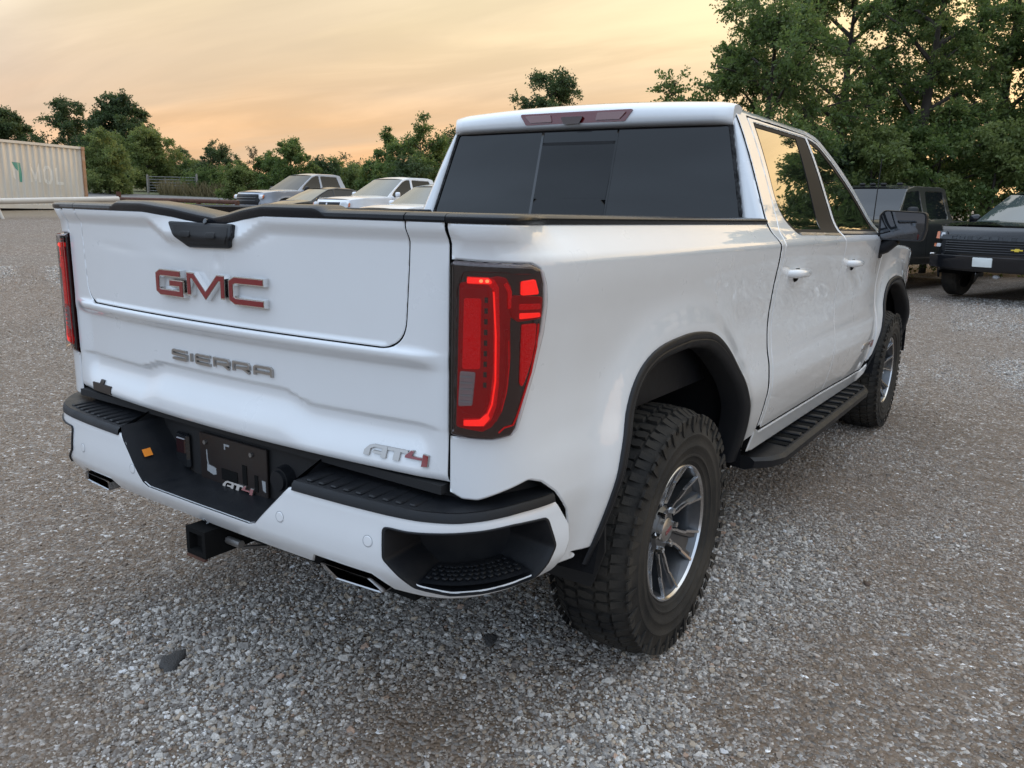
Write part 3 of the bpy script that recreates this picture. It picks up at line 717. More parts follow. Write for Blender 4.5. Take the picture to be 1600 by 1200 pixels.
# ---- tail lamps, layered shapes on a dark housing
def tail_lamp():
    out_l = [(s+.0015 if s < .02 else s-.003, z) for s, z in LIGHT]
    def lay(name, poly, m, off, par=None, sp=.015, er=.002, dp=.006):
        v, f, n = panel_data(poly, bedmap(off), spacing=sp, edge_r=er, depth=dp, bstep=.008)
        r = [build(name, v, f, m, p, None, n) if k == 0 else
             build(name, [(-a[0], a[1], a[2]) for a in v], [tuple(q[::-1]) for q in f], m, p, None, [(-a[0], a[1], a[2]) for a in n])
             for k, p in enumerate(par or (truck, truck))]
        return r
    base = lay('tail_lamp', roundpoly(out_l, .004, 2), M_lens, .006, None, .02, .008, .03)
    for b, lb in zip(base, ('lit red tail lamp in black housing at the near corner', 'lit red tail lamp in black housing at the far corner')): b['label'] = lb
    hood = [(.010, 1.357), (.12, 1.355), (.20, 1.352), (.222, 1.343), (.20, 1.337), (.148, 1.338), (.135, 1.342), (.040, 1.340), (.024, 1.300), (.020, 1.0), (.018, .972), (.010, .966)]
    lay('housing', hood, M_glossblk, .0085, base)
    lay('inner_glow', roundpoly([(.029, 1.316), (.118, 1.334), (.138, 1.330), (.150, 1.310), (.1535, 1.262), (.150, 1.228), (.154, 1.15), (.150, 1.085), (.136, 1.025), (.112, .990), (.090, .978), (.024, .984), (.026, 1.1)], .008, 3), M_reddeep, .0075, base)
    lay('reflector_panel', roundpoly([(.036, 1.308), (.098, 1.309), (.103, 1.05), (.082, 1.013), (.034, 1.022)], .010, 3), M_reddeep, .009, base)
    lay('red_reflector', roundpoly([(.043, 1.283), (.083, 1.284), (.083, 1.125), (.040, 1.122)], .006, 3), M_red, .0115, base)
    lay('reversing_lamp', roundpoly([(.035, 1.117), (.073, 1.118), (.066, 1.039), (.031, 1.034)], .005, 3), M_clear, .012, base)
    for k in range(5):
        z0 = 1.045+k*.0145
        lay('lamp_fin', [(.036, z0), (.066, z0+.0012), (.066, z0+.0055), (.036, z0+.0043)], M_paper, .0135, base, .02, .0, .003)
    cbar = [(.050, 1.331), (.098, 1.331), (.112, 1.325), (.121, 1.310), (.126, 1.20), (.126, 1.09), (.121, 1.04), (.110, 1.008), (.094, .992), (.045, .989), (.045, 1.006), (.084, 1.011), (.098, 1.025), (.106, 1.052), (.1125, 1.12), (.111, 1.25), (.107, 1.305), (.098, 1.3145), (.050, 1.3145)]
    lay('light_guide', cbar, M_red, .013, base)
    lay('led_strip', stroke([(.110, 1.30), (.1165, 1.20), (.1175, 1.10), (.111, 1.045), (.098, 1.010)], .0042), M_redlit, .0152, base)
    lay('led_strip', roundpoly([(.051, 1.330), (.098, 1.330), (.107, 1.322), (.104, 1.3165), (.051, 1.3165)], .003, 2), M_redlit, .0152, base)
    lay('led_strip', roundpoly([(.047, 1.004), (.084, 1.009), (.101, 1.025), (.107, 1.012), (.094, .994), (.047, .9905)], .003, 2), M_redlit, .0152, base)
    for q in ((.083, 1.323), (.096, 1.323)):
        lay('led', roundpoly([(q[0]-.004, q[1]-.0035), (q[0]+.004, q[1]-.0035), (q[0]+.004, q[1]+.0035), (q[0]-.004, q[1]+.0035)], .003, 2), M_redhot, .0162, base, .02, 0, .002)
    for k in range(9):
        z0 = 1.275-k*.024
        lay('lamp_facet', [(.0905, z0), (.098, z0), (.098, z0+.012), (.0905, z0+.012)], M_lens, .0112, base, .02, 0, .002)
    lay('light_guide', stroke([(.136, 1.318), (.146, 1.300), (.1475, 1.262)], .009), M_red, .0125, base)
    lay('light_guide', stroke([(.140, 1.215), (.146, 1.16), (.143, 1.09), (.130, 1.03), (.118, 1.005)], .009), M_reddeep, .011, base)
    lay('led_strip', stroke([(.1465, 1.19), (.149, 1.13), (.144, 1.07), (.133, 1.028)], .0022), M_red, .0125, base)
    lay('signal_lamp', roundpoly([(.173, 1.322), (.209, 1.326), (.222, 1.292), (.174, 1.291)], .004, 2), M_redlit, .0125, base)
    lay('signal_housing', roundpoly([(.147, 1.286), (.157, 1.292), (.233, 1.286), (.236, 1.236), (.168, 1.232), (.149, 1.244)], .006, 3), M_reddeep, .0125, base)
    lay('signal_lamp', roundpoly([(.168, 1.273), (.226, 1.271), (.228, 1.258), (.168, 1.259)], .003, 2), M_red, .0145, base)
    lay('signal_lamp', roundpoly([(.169, 1.252), (.228, 1.250), (.230, 1.240), (.170, 1.238)], .003, 2), M_redlit, .0145, base)
    lay('side_reflector', roundpoly([(.180, 1.225), (.222, 1.225), (.222, 1.18), (.214, 1.14), (.199, 1.102), (.187, 1.079), (.181, 1.09)], .004, 2), M_red, .0115, base)
    lay('led_strip', stroke([(.232, 1.223), (.230, 1.17), (.216, 1.11), (.196, 1.06), (.176, 1.012), (.165, .992), (.142, .988), (.128, .976)], .0028), M_red, .0105, base)
    lay('lens_cover', roundpoly([(s+.004 if s < .02 else s-.005, z-.003 if z > 1.3 else (z+.003 if z < .97 else z)) for s, z in LIGHT], .006, 3), M_cover, .0195, base, .02, .006, .0)
tail_lamp()

# ---- tailgate
def gate_y(x, z, o=0.0):
    x = np.asarray(x, float); z = np.asarray(z, float)
    y = -.038 + .054*(x/.82)**2 + gate_band(x, z)
    y = y + .034*np.exp(-(np.abs((x-.03)/.15))**1.6-((z-1.44)/.045)**2)
    y = y + .0016*np.exp(-((x+.13)/.10)**2-((z-1.335)/.022)**2) - .001*np.exp(-((x+.22)/.08)**2-((z-1.318)/.02)**2) + .0014*np.exp(-((x+.46)/.13)**2-((z-1.335+.05*(x+.46))/.013)**2) + .0025*np.exp(-((x-.05)/.018)**2-((z-1.322)/.02)**2)
    return y-o
def gatemap(o=0.0):
    return lambda x, z: np.stack([np.asarray(x, float), gate_y(x, z, o), np.asarray(z, float)], 1)
def dent(x):
    x = np.asarray(x, float)
    return np.interp(x, [-.40, -.27, -.13, -.03, .03, .09, .17, .26], [0, 0, .012, .027, .034, .026, .012, 0])
tgt = truck
seam = roundpoly([(.716, 1.50), (.712, 1.34), (.700, 1.148), (-.700, 1.148), (-.712, 1.34), (-.716, 1.50)], [0, .3, .075, .075, .3, 0], 10)
seam = [p for p in seam if p[1] <= 1.447]
seam = [(.716, 1.447)]+seam+[(-.716, 1.447)]
outer = [(.818, 1.447)]+seam+[(-.818, 1.447), (-.818, .838), (.818, .838)]
tailgate = panel('tailgate', outer, gatemap(), M_white, truck, spacing=.0095, edge_r=.0032, depth=.03, bstep=.010, gap=True)
def inset_seam(d):
    r = []
    for x, z in seam:
        r.append((x-math.copysign(d, x) if abs(x) > .6 else x, z+(d if z < 1.30 else 0)))
    return r
ins = inset_seam(.0030)
topx = np.linspace(-.7125, .7125, 90)
inner = ins[::-1][1:-1]
inner = [(-.7125, 1.4465)]+inner+[(.7125, 1.4465)]+[(x, 1.4465-float(dent(x))*.9) for x in topx[::-1][1:-1]]
panel('inner_gate', inner, gatemap(), M_white, tailgate, spacing=.010, edge_r=.0032, depth=.03, bstep=.008, gap=True, label='white upper tailgate panel with a dented top edge')
# dark body behind the skins, so that the gaps read as gaps
mb = MB(); mb.box((0, .112, 1.13), (1.62, .04, .56)); mb.build('gate_core', M_void, tailgate)
# black cap along the top of the gate, raised in the middle and bent at the dent
def cap_strip(x0, x1, raised):
    xs = np.linspace(x0, x1, max(6, int((x1-x0)/.015)))
    d = dent(xs)
    up = .010*(sstep(xs, -.445, -.415)*(1-sstep(xs, .445, .475))) if raised else 0*xs
    y0 = gate_y(xs, np.full_like(xs, 1.446)); mbc = MB(); rows = []
    prof = [(-.001, -.001), (-.005, .004), (-.004, .012), (.004, .0185), (.03, .021), (.085, .021), (.092, .012), (.092, -.02)]
    for py, pz in prof:
        rows.append(np.stack([xs, y0+py+.008*d/.034*(py > .01), 1.4475-d+pz+(up if pz > 0 else 0)], 1))
    P = np.stack(rows, 1); mbc.grid(P[::-1])
    n = len(prof); m = len(xs)
    mbc.f.append(tuple(range(n))); mbc.f.append(tuple((m-1)*n+k for k in range(n-1, -1, -1)))
    return mbc
cap_strip(-.7135, .7135, True).build('gate_cap', M_cap, tailgate, 35, 'black tailgate cap bent down at the dent')
cap_strip(.7165, .822, False).build('gate_cap', M_cap, tailgate, 35)
cap_strip(-.822, -.7165, False).build('gate_cap', M_cap, tailgate, 35)
# handle and its buttons
hnd = panel('tailgate_handle', roundpoly([(-.140, 1.424), (.140, 1.424), (.148, 1.392), (.122, 1.357), (-.062, 1.353), (-.105, 1.38)], [.006, .008, .016, .014, .025, .03], 4), gatemap(.012), M_blackpl, tailgate, spacing=.012, edge_r=.006, depth=.02, bstep=.008)
panel('handle_recess', roundpoly([(-.118, 1.416), (.125, 1.416), (.132, 1.392), (.114, 1.366), (-.058, 1.362), (-.09, 1.385)], .012, 4), gatemap(.0135), M_matteblk, hnd, spacing=.02, edge_r=.002, depth=.004)
for bx in (-.052, .058):
    panel('button', roundpoly([(bx-.022, 1.381), (bx+.022, 1.381), (bx+.022, 1.400), (bx-.022, 1.400)], .008, 4), gatemap(.0165), M_matteblk, hnd, spacing=.02, edge_r=.003, depth=.006)
panel('lock_cylinder', [(.012+.007*math.cos(a), 1.4275+.007*math.sin(a)) for a in np.linspace(0, 6.28, 13)[:-1]], gatemap(.016), M_glossblk, hnd, spacing=.02, edge_r=.002, depth=.02)

# ---- lettering
def letter(name, strokes, w, par, fm, mside, mface, thick, x0, z0, sx, sz, face_ratio=.66, slope=0.0):
    """strokes: list of polylines in a unit box; a raised body with a coloured face"""
    mb = MB(); mf = MB()
    for st in strokes:
        P = [(x0+(p[0]+slope*p[1])*sx, z0+p[1]*sz) for p in st]
        wo = stroke(P, w); wi = stroke(P, w*.80)
        n = len(wo); t = tri_fill(wi)
        A = [fm(p[0], p[1], -.002) for p in wo]; B = [fm(p[0], p[1], thick) for p in wi]
        mb.add(A+B, [tuple(i+n for i in f) for f in t]+[(i, (i+1) % n, (i+1) % n+n, i+n) for i in range(n)])
        # a red band inside the bright border
        if mface is not None:
            e = (1-face_ratio)*w*.4; Q = [np.array(p) for p in P]
            a = Q[0]-Q[1]; b = Q[-1]-Q[-2]; Q[0] = Q[0]-a/np.linalg.norm(a)*e; Q[-1] = Q[-1]-b/np.linalg.norm(b)*e
            wf = stroke([tuple(q) for q in Q], w*face_ratio); t2 = tri_fill(wf); n2 = len(wf)
            C0 = [fm(p[0], p[1], thick-.002) for p in wf]; C1 = [fm(p[0], p[1], thick+.0012) for p in wf]
            mf.add(C0+C1, [tuple(i+n2 for i in f) for f in t2]+[(i, (i+1) % n2, (i+1) % n2+n2, i+n2) for i in range(n2)])
    o = mb.build(name, mside, par, 30)
    if mface is not None: mf.build('letter_face', mface, o, 30)
    return o
GA = [[(0, 0), (.0, .42), (.18, .88), (.36, 1), (1, 1), (1, 0), (.78, 0), (.78, .26), (.40, .26), (.40, .48), (.78, .48), (.78, .78), (.42, .78), (.26, .60), (.25, 0)]]
GT = [[(0, .76), (0, 1), (1, 1), (1, .76), (.65, .76), (.65, 0), (.35, 0), (.35, .76)]]
GF = [[(0, .40), (0, .62), (.20, 1.08), (.33, 1.08), (.28, .62), (.76, .62), (.76, .40)], [(.74, -.12), (.74, 1.0), (1, .96), (1, -.05)]]
def letter_poly(name, polys, par, fm, mside, mface, thick, x0, z0, sx, sz):
    mb = MB(); mf = MB()
    for pl_ in polys:
        P = ccw([(x0+p[0]*sx, z0+p[1]*sz) for p in pl_]); mb.prism(P, lambda u, v: fm(u, v, -.002), lambda u, v: fm(u, v, thick))
        if mface is not None:
            c_ = np.mean(P, 0); Q = [tuple(c_+(np.array(p)-c_)*.93) for p in P]; mf.prism(Q, lambda u, v: fm(u, v, thick-.001), lambda u, v: fm(u, v, thick+.001))
    o = mb.build(name, mside, par, 30)
    if mface is not None: mf.build('letter_face', mface, o, 30)
    return o
def gm(x, z, o):
    return (x, float(gate_y(np.array([x]), np.array([z]))[0])-o, z)
Gs = [[(1, 1), (.13, 1), (0, .86), (0, .13), (.12, 0), (1, 0), (1, .52), (.50, .52)]]
Ms = [[(0, 0), (0, 1), (.13, 1), (.5, .08), (.87, 1), (1, 1), (1, 0)]]
Cs = [[(1, 1), (.13, 1), (0, .86), (0, .14), (.13, 0), (1, 0)]]
letter('letter_g', Gs, .0245, tailgate, gm, M_chrome, M_badge, .017, -.213, 1.2205, .118, .056, face_ratio=.58)
letter('letter_m', Ms, .0235, tailgate, gm, M_chrome, M_badge, .017, -.057, 1.2205, .150, .056, face_ratio=.58)
letter('letter_c', Cs, .0245, tailgate, gm, M_chrome, M_badge, .017, .128, 1.2205, .130, .056, face_ratio=.58)
SI = {'s': [[(1, 1), (.05, 1), (0, .85), (0, .55), (1, .48), (1, .12), (.93, 0), (0, 0)]],
      'i': [[(.5, 0), (.5, 1)]],
      'e': [[(1, 1), (.06, 1), (0, .8), (0, .2), (.06, 0), (1, 0)], [(.03, .5), (.9, .5)]],
      'r': [[(0, 0), (0, 1), (.92, 1), (1, .8), (1, .5), (.2, .42)], [(.62, .42), (1, -.02)]],
      'a': [[(0, 0), (0, .85), (.08, 1), (.93, 1), (1, .85), (1, 0)], [(.05, .40), (.97, .40)]]}
for ch, xa, xb in (('s', -.198, -.128), ('i', -.112, -.096), ('e', -.080, -.014), ('r', .006, .070), ('r', .091, .156), ('a', .179, .246)):
    letter('letter_'+ch, SI[ch], .0085, tailgate, gm, M_satin, None, .007, xa, 1.0225, xb-xa, .024)
letter_poly('letter_a', GA, tailgate, gm, M_satin, None, .006, .573, .8715, .068, .027)
letter_poly('letter_t', GT, tailgate, gm, M_satin, None, .006, .642, .8715, .060, .027)
letter_poly('letter_four', GF, tailgate, gm, M_satin, M_badge, .006, .696, .8715, .070, .027)
# small dealer plate with a derrick outline at the lower left of the gate
mb = MB()
pl = [(-.722, .842), (-.588, .846), (-.586, .874), (-.640, .873), (-.640, .887), (-.664, .887), (-.668, .873), (-.721, .871)]
mb.prism(pl, lambda u, v: gm(u, v, -.002), lambda u, v: gm(u, v, .005))
mb.build('dealer_plate', M_brownpl, tailgate, 30)

# ---- rails and bed
def rail():
    ss = np.r_[np.linspace(.0, .4, 24), np.linspace(.45, sE, 30)]
    x, y, nx, ny = bed_plan(ss); o = bed_off(ss, np.full_like(ss, 1.446))
    rows = []
    for d, dz in ((.001, -.002), (.004, .004), (.003, .012), (-.004, .018), (-.03, .021), (-.085, .021), (-.092, .014), (-.094, -.04)):
        dd = o+d; dd = np.where((ss < .10) & (d < -.02), o+np.maximum(d, -.05-.4*ss), dd)
        rows.append(np.stack([x+nx*dd, y+ny*dd, np.full_like(ss, 1.4475+dz)], 1))
    mb = MB(); mb.grid(np.stack(rows, 1)); mb.f.append(tuple(range(7, -1, -1))); mb.f.append(tuple(len(ss)*8-8+k for k in range(8)))
    return mb
r0 = rail(); r0.build('bed_rail_cap', M_cap, truck, 40); mirror_mb(r0).build('bed_rail_cap', M_cap, truck, 40)
mb = MB()
for sx in (-1, 1): mb.box((sx*.84, .99, 1.15), (.05, 1.78, .58))
mb.box((0, 1.86, 1.15), (1.66, .04, .58)); mb.box((0, .97, .87), (1.66, 1.76, .03)); mb.build('bed_liner', M_blackpl, truck)

# ---- cab: back wall, spoiler, glass
def cab_y(z): return 1.925 + .10*np.clip((np.asarray(z, float)-1.40)/.5, 0, 1.2)
def backmap(o=0.0):
    return lambda x, z: np.stack([np.asarray(x, float), cab_y(z)-o-.03*(1-(np.asarray(x, float)/.9)**2), np.asarray(z, float)], 1)
zs_ = np.linspace(1.0, 1.925, 60)
back = [(float(PX(z))-(.002 if z > 1.43 else .07), z) for z in zs_]
back = back+[(-x, z) for x, z in back[::-1]]
WIN = roundpoly([(.832, 1.435), (.722, 1.853), (-.722, 1.853), (-.832, 1.435)], .018, 4)
panel('cab_back', back, backmap(), M_white, truck, holes=[WIN], spacing=.035, edge_r=.032, depth=.01, bstep=.02)
rw = panel('rear_window', WIN, backmap(-.007), M_glass, truck, spacing=.06, edge_r=.001, depth=.0)
panel('window_trim', roundpoly([(.835, 1.432), (.7245, 1.856), (-.7245, 1.856), (-.835, 1.432)], .02, 4), backmap(-.001), M_matteblk, rw,
      holes=[roundpoly([(.818, 1.45), (.712, 1.843), (-.712, 1.843), (-.818, 1.45)], .018, 4)], spacing=.05, edge_r=.0015, depth=.008)
panel('sliding_pane', [(-.205, 1.535), (.19, 1.535), (.205, 1.785), (-.19, 1.785)], backmap(-.0055), M_pane, rw, spacing=.06, edge_r=0, depth=0)
panel('pane_bar', [(-.215, 1.43), (-.200, 1.43), (-.185, 1.85), (-.197, 1.85)], backmap(-.0045), M_glossblk, rw, spacing=.06, edge_r=.001, depth=.004)
panel('pane_bar', [(-.197, 1.779), (.20, 1.779), (.20, 1.793), (-.197, 1.793)], backmap(-.0045), M_matteblk, rw, spacing=.06, edge_r=.001, depth=.004)
panel('pane_bar', [(.19, 1.43), (.199, 1.43), (.213, 1.85), (.204, 1.85)], backmap(-.0052), M_glass, rw, spacing=.06, edge_r=.001, depth=.004)
panel('lower_pane', [(-.205, 1.437), (.190, 1.437), (.192, 1.532), (-.203, 1.532)], backmap(-.0050), M_pane, rw, spacing=.06, edge_r=.001, depth=.004)
# roof spoiler over the window
xs = np.r_[np.linspace(-.732, -.66, 7), np.linspace(-.6, .6, 21), np.linspace(.66, .732, 7)]
endf = np.clip((.735-np.abs(xs))/.07, 0, 1)**.5
rows = []
for dy, z in ((.02, 1.842), (-.012, 1.846), (-.036, 1.856), (-.044, 1.868), (-.040, 1.893), (-.030, 1.912), (.00, 1.930), (.035, 1.939), (.06, 1.938), (.10, 1.925)):
    yb = cab_y(np.full_like(xs, 1.86))-.03*(1-(xs/.9)**2)
    zz = z + .022*(1-(xs/.735)**2)*(1 if z > 1.88 else .15) - .012*(1-endf)*(z > 1.88)
    rows.append(np.stack([xs, yb+dy*endf if dy < 0 else yb+dy, zz], 1))
mb = MB(); mb.grid(np.stack(rows, 1)[::-1]); nr = len(rows)
mb.f.append(tuple(range(nr))); mb.f.append(tuple((len(xs)-1)*nr+k for k in range(nr-1, -1, -1)))
spo = mb.build('roof_spoiler', M_white, truck, 50)
def spm(x, z, o): return (x, float(cab_y(1.86))-.03*(1-(x/.9)**2)-.0405-o-.13*max(0, 1.868-z)*-1+max(0, z-1.915)*.5, z)
mb = MB(); mb.prism(roundpoly([(-.262, 1.871), (.262, 1.871), (.298, 1.922), (-.298, 1.922)], .006, 3), lambda u, v: spm(u, v, -.004), lambda u, v: spm(u, v, .006))
bl = mb.build('brake_lamp', M_brakered, spo, 30)
for sx in (-1, 1):
    mb = MB(); mb.prism(roundpoly([(sx*.115, 1.881), (sx*.235, 1.881), (sx*.268, 1.913), (sx*.125, 1.913)], .005, 3), lambda u, v: spm(u, v, .003), lambda u, v: spm(u, v, .0085))
    if sx < 0: mb.f = [f for f in mb.f]
    mb.build('cargo_lamp', M_cargo, bl, 30)
mb = MB(); mb.prism(roundpoly([(-.045, 1.868), (.035, 1.868), (.055, 1.900), (-.065, 1.900)], .006, 3), lambda u, v: spm(u, v, .004), lambda u, v: spm(u, v, .016)); mb.build('bed_camera', M_lens, bl, 30)

# ---- cab sides
ZT = pchip([1.95, 3.10, 3.25, 3.45, 3.76, 4.0, 4.2], [1.937, 1.937, 1.918, 1.838, 1.665, 1.50, 1.385])
top = [(y, float(ZT(y))) for y in np.linspace(2.02, 4.2, 50)]
doortop = [(4.115, 1.392), (3.985, 1.478), (3.75, 1.638), (3.46, 1.80), (3.28, 1.878), (3.12, 1.898), (2.6, 1.903), (2.15, 1.899)]
def rear_edge(z): return float(cab_y(z))-.03*(1-(float(PX(z))/.9)**2)+.0170
frame_out = [(rear_edge(z), z) for z in np.linspace(.60, 1.90, 60)]+[(2.02, 1.936)]+top+roundpoly(doortop+[(2.092, 1.46), (1.984, 1.36), (1.984, .60)], [0, .05, .05, .05, .05, .05, 0, .03, .05, .10, 0], 5)
panel('cab_frame', frame_out, cabmap(), M_white, truck, mirror=True, spacing=.03, edge_r=.003, depth=.02, bstep=.02, gap=True)
W_R = roundpoly([(2.30, 1.400), (3.056, 1.393), (3.056, 1.878), (2.212, 1.876), (2.152, 1.50)], [.10, .0, .0, .025, .14], 7)
W_F = roundpoly([(3.088, 1.393), (4.03, 1.385), (4.045, 1.408), (3.74, 1.618), (3.45, 1.782), (3.27, 1.858), (3.14, 1.878), (3.088, 1.878)], [0, .02, .02, .1, .1, .1, .05, 0], 5)
rd_out = roundpoly([(1.990, .580), (3.066, .560), (3.066, 1.894), (2.158, 1.893), (2.098, 1.462), (1.990, 1.362)], [.03, .01, 0, .03, .05, .10], 5)
fd_out = [(3.074, .560), (4.10, .525), (4.145, .60), (4.175, .80), (4.17, 1.33), (4.118, 1.385)]+[(y-.004, z-.006) for y, z in doortop[1:6]]+[(3.074, 1.894)]
RD = panel('rear_door', rd_out, cabmap(), M_white, truck, mirror=True, holes=[W_R], spacing=.03, edge_r=.004, depth=.02, bstep=.02, gap=True)
FD = panel('front_door', fd_out, cabmap(), M_white, truck, mirror=True, holes=[W_F], spacing=.03, edge_r=.004, depth=.02, bstep=.02, gap=True)
G_R = roundpoly([(2.318, 1.424), (2.752, 1.420), (2.868, 1.858), (2.240, 1.856), (2.176, 1.51)], [.10, .0, .0, .01, .13], 7)
G_F = roundpoly([(3.128, 1.420), (3.985, 1.412), (3.70, 1.612), (3.44, 1.75), (3.27, 1.832), (3.14, 1.856), (3.118, 1.858)], [0, .03, .1, .1, .1, .05, 0], 5)
def two(name, outl, o, m, pars, holes=(), **k):
    v, f, n = panel_data(outl, cabmap(o), holes=holes, **k)
    build(name, v, f, m, pars[0], None, n)
    build(name, [(-a[0], a[1], a[2]) for a in v], [tuple(q[::-1]) for q in f], m, pars[1], None, [(-a[0], a[1], a[2]) for a in n])
two('window_trim', W_R, -.006, M_trim, RD, [G_R], spacing=.05, edge_r=.001, depth=.01, bstep=.02)
two('window_trim', W_F, -.006, M_trim, FD, [G_F], spacing=.05, edge_r=.001, depth=.01, bstep=.02)
two('side_window', G_R, -.009, M_sideglass, RD, spacing=.05, edge_r=.0, depth=.0)
two('side_window', G_F, -.009, M_sideglass, FD, spacing=.05, edge_r=.0, depth=.0)
# bright strip along the foot of the windows
for d, y0, y1 in ((RD, 2.335, 3.056), (FD, 3.088, 4.02)):
    two('belt_moulding', [(y0, 1.3995), (y1, 1.389), (y1, 1.402), (y0-.01, 1.4125)], .002, M_satin, d, spacing=.05, edge_r=.002, depth=.006)
# wing panel and rocker
wing = [(4.182, .62)]+[tuple(p) for p in AF if p[1] > .60 and p[0] > 4.183][0:]+[(5.46, .58), (5.66, .62), (5.70, .95), (5.66, 1.17), (5.52, 1.245), (5.1, 1.288), (4.6, 1.312), (4.28, 1.345), (4.182, 1.338)]
wing = [(4.182, .56)]+[p for p in wing[1:]]
panel('front_wing', wing, cabmap(), M_white, truck, mirror=True, spacing=.03, edge_r=.022, depth=.02, bstep=.02, gap=True)
panel('rocker_panel', [(1.985, .478), (4.10, .440), (4.20, .50), (4.185, .555), (4.10, .5145), (3.07, .549), (1.99, .570), (1.91, .60), (1.91, .49)], cabmap(.004), M_white, truck, mirror=True, spacing=.03, edge_r=.008, depth=.04, bstep=.025, gap=True)
# door handles
for dd, yc in ((RD, 2.235), (FD, 3.325)):
    for k, sx in enumerate((1, -1)):
        x0 = float(BX(np.array([yc]), np.array([1.238]))[0])
        mb = MB(); pts = [(sx*(x0-.012), yc-.118, 1.240), (sx*(x0+.022), yc-.095, 1.240), (sx*(x0+.034), yc-.04, 1.2385), (sx*(x0+.033), yc+.05, 1.237), (sx*(x0+.024), yc+.095, 1.236), (sx*(x0-.01), yc+.115, 1.236)]
        mb.tube(pts, [.015, .019, .019, .018, .017, .013], 10); h = mb.build('door_handle', M_white, dd[k], 60)
        mb = MB(); mb.tube([(sx*(x0-.02), yc, 1.238), (sx*(x0+.003), yc, 1.238)], [.05, .036], 16); mb.build('handle_cup', M_void, dd[k], 60)
        if yc > 3:
            mb = MB(); mb.tube([(sx*(x0+.03), yc+.065, 1.238), (sx*(x0+.046), yc+.065, 1.238)], .007, 10); mb.build('key_lock', M_matteblk, h, 60)
# side badge on the front doors
def cm(y, z, o): return (float(BX(np.array([y]), np.array([z]))[0])+o, y, z)
for nm, st, ya, yb, mf in (('letter_a', GA, 3.86, 3.965, None), ('letter_t', GT, 3.97, 4.06, None), ('letter_four', GF, 4.05, 4.16, M_badge)):
    letter_poly(nm, st, FD[0], cm, M_satin, mf, .005, ya, .676, yb-ya, .042)
# roof, windscreen, bonnet, nose
def strip(name, ys, m, crown, bow, par=truck, zoff=0.0, zfun=None, xin=.0, pw=2.4, sm=60):
    us = np.linspace(-1, 1, 25); P = []
    for y in ys:
        z = float((zfun or ZT)(y)); x = float(BX(np.array([y]), np.array([z]))[0])-xin
        P.append(np.stack([us*x, y+bow*(1-us**2), z+zoff+crown*(1-np.abs(us)**pw)], 1))
    mb = MB(); mb.grid(np.array(P)); return mb.build(name, m, par, sm)
strip('roof', np.linspace(2.032, 3.36, 22), M_white, .026, 0.0)
strip('windscreen', np.linspace(3.36, 4.19, 14), M_glass, .02, .10)
ZH = pchip([4.19, 4.6, 5.1, 5.45, 5.62, 5.70], [1.338, 1.312, 1.288, 1.26, 1.22, 1.14])
strip('bonnet', np.linspace(4.19, 5.68, 24), M_white, .05, .08, zfun=ZH, xin=.012, pw=3.0)
mb = MB(); us = np.linspace(-1, 1, 21); P = []
for z in (1.16, 1.10, .95, .8, .7, .6, .55):
    x = float(BX(np.array([5.69]), np.array([max(z, .6)]))[0])-.015; P.append(np.stack([us*x, 5.70+.10*(1-us**2)+.02*(z < .85), np.full(21, z)], 1))
mb.grid(np.array(P)); mb.f = [f[::-1] for f in mb.f]; mb.build('front_bumper', M_white, truck, 60)
mb = MB(); P = []
for z in (1.12, 1.05, .95, .86): P.append(np.stack([us*.62, 5.806-.05*us**2, np.full(21, z)], 1))
mb.grid(np.array(P)); mb.f = [f[::-1] for f in mb.f]; gr = mb.build('grille', M_glossblk, truck, 60)
for k in range(4):
    mb = MB(); mb.tube([(u*.61, 5.815-.05*u*u, .89+k*.07) for u in np.linspace(-1, 1, 9)], .014, 8); mb.build('grille_bar', M_chrome, gr, 60)
for sx in (-1, 1):
    mb = MB(); mb.box((sx*.79, 5.735, 1.05), (.24, .08, .15), ch=.02); mb.build('headlamp', M_clear, truck, 30)
# wing mirrors
for k, sx in enumerate((1, -1)):
    def mir(d, grow, zc=1.440, yc=4.02):
        us_ = roundpoly([(-.13, -.088), (.118, -.090), (.133, -.02), (.128, .082), (-.11, .092), (-.135, .06)], .03, 5)
        return [(sx*(1.105+u*grow), yc+d+.04*(u), zc+v*grow) for u, v in us_]
    mb = MB(); rings = [mir(-.028, .90), mir(-.03, .97), mir(-.018, 1.0), mir(.03, 1.0), mir(.075, .9), mir(.10, .62)]
    n = len(rings[0]); vs = [p for r in rings for p in r]; fs = [(i*n+j, i*n+(j+1) % n, (i+1)*n+(j+1) % n, (i+1)*n+j) for i in range(5) for j in range(n)]
    fs.append(tuple((5*n+j) for j in range(n))); mb.add(vs, fs if sx > 0 else [f[::-1] for f in fs])
    mi = mb.build('wing_mirror', M_blackpl, truck, 50)
    mb = MB(); g = mir(-.024, .91); mb.add(g, [tuple(range(n))[::-1] if sx > 0 else tuple(range(n))]); mb.build('mirror_glass', M_mirror, mi)
    mb = MB(); mb.tube([(sx*.955, 4.06, 1.30), (sx*1.02, 4.04, 1.315), (sx*1.07, 4.03, 1.36)], [.055, .042, .038], 10); mb.build('mirror_arm', M_blackpl, mi, 60)
    mb = MB(); mb.prism([(3.94, 1.39), (4.05, 1.24), (4.10, 1.25), (4.11, 1.385)], lambda u, v: (sx*(float(PX(v))-.012), u, v), lambda u, v: (sx*(float(PX(v))+.006), u, v))
    if sx < 0: mb.f = [f[::-1] for f in mb.f]
    mb.build('mirror_base', M_blackpl, mi)
mb = MB(); mb.tube([(.84, 4.50, 1.30), (.85, 4.47, 1.55), (.865, 4.43, 1.86)], [.006, .0035, .0028], 8); an = mb.build('antenna', M_matteblk, truck, 60)

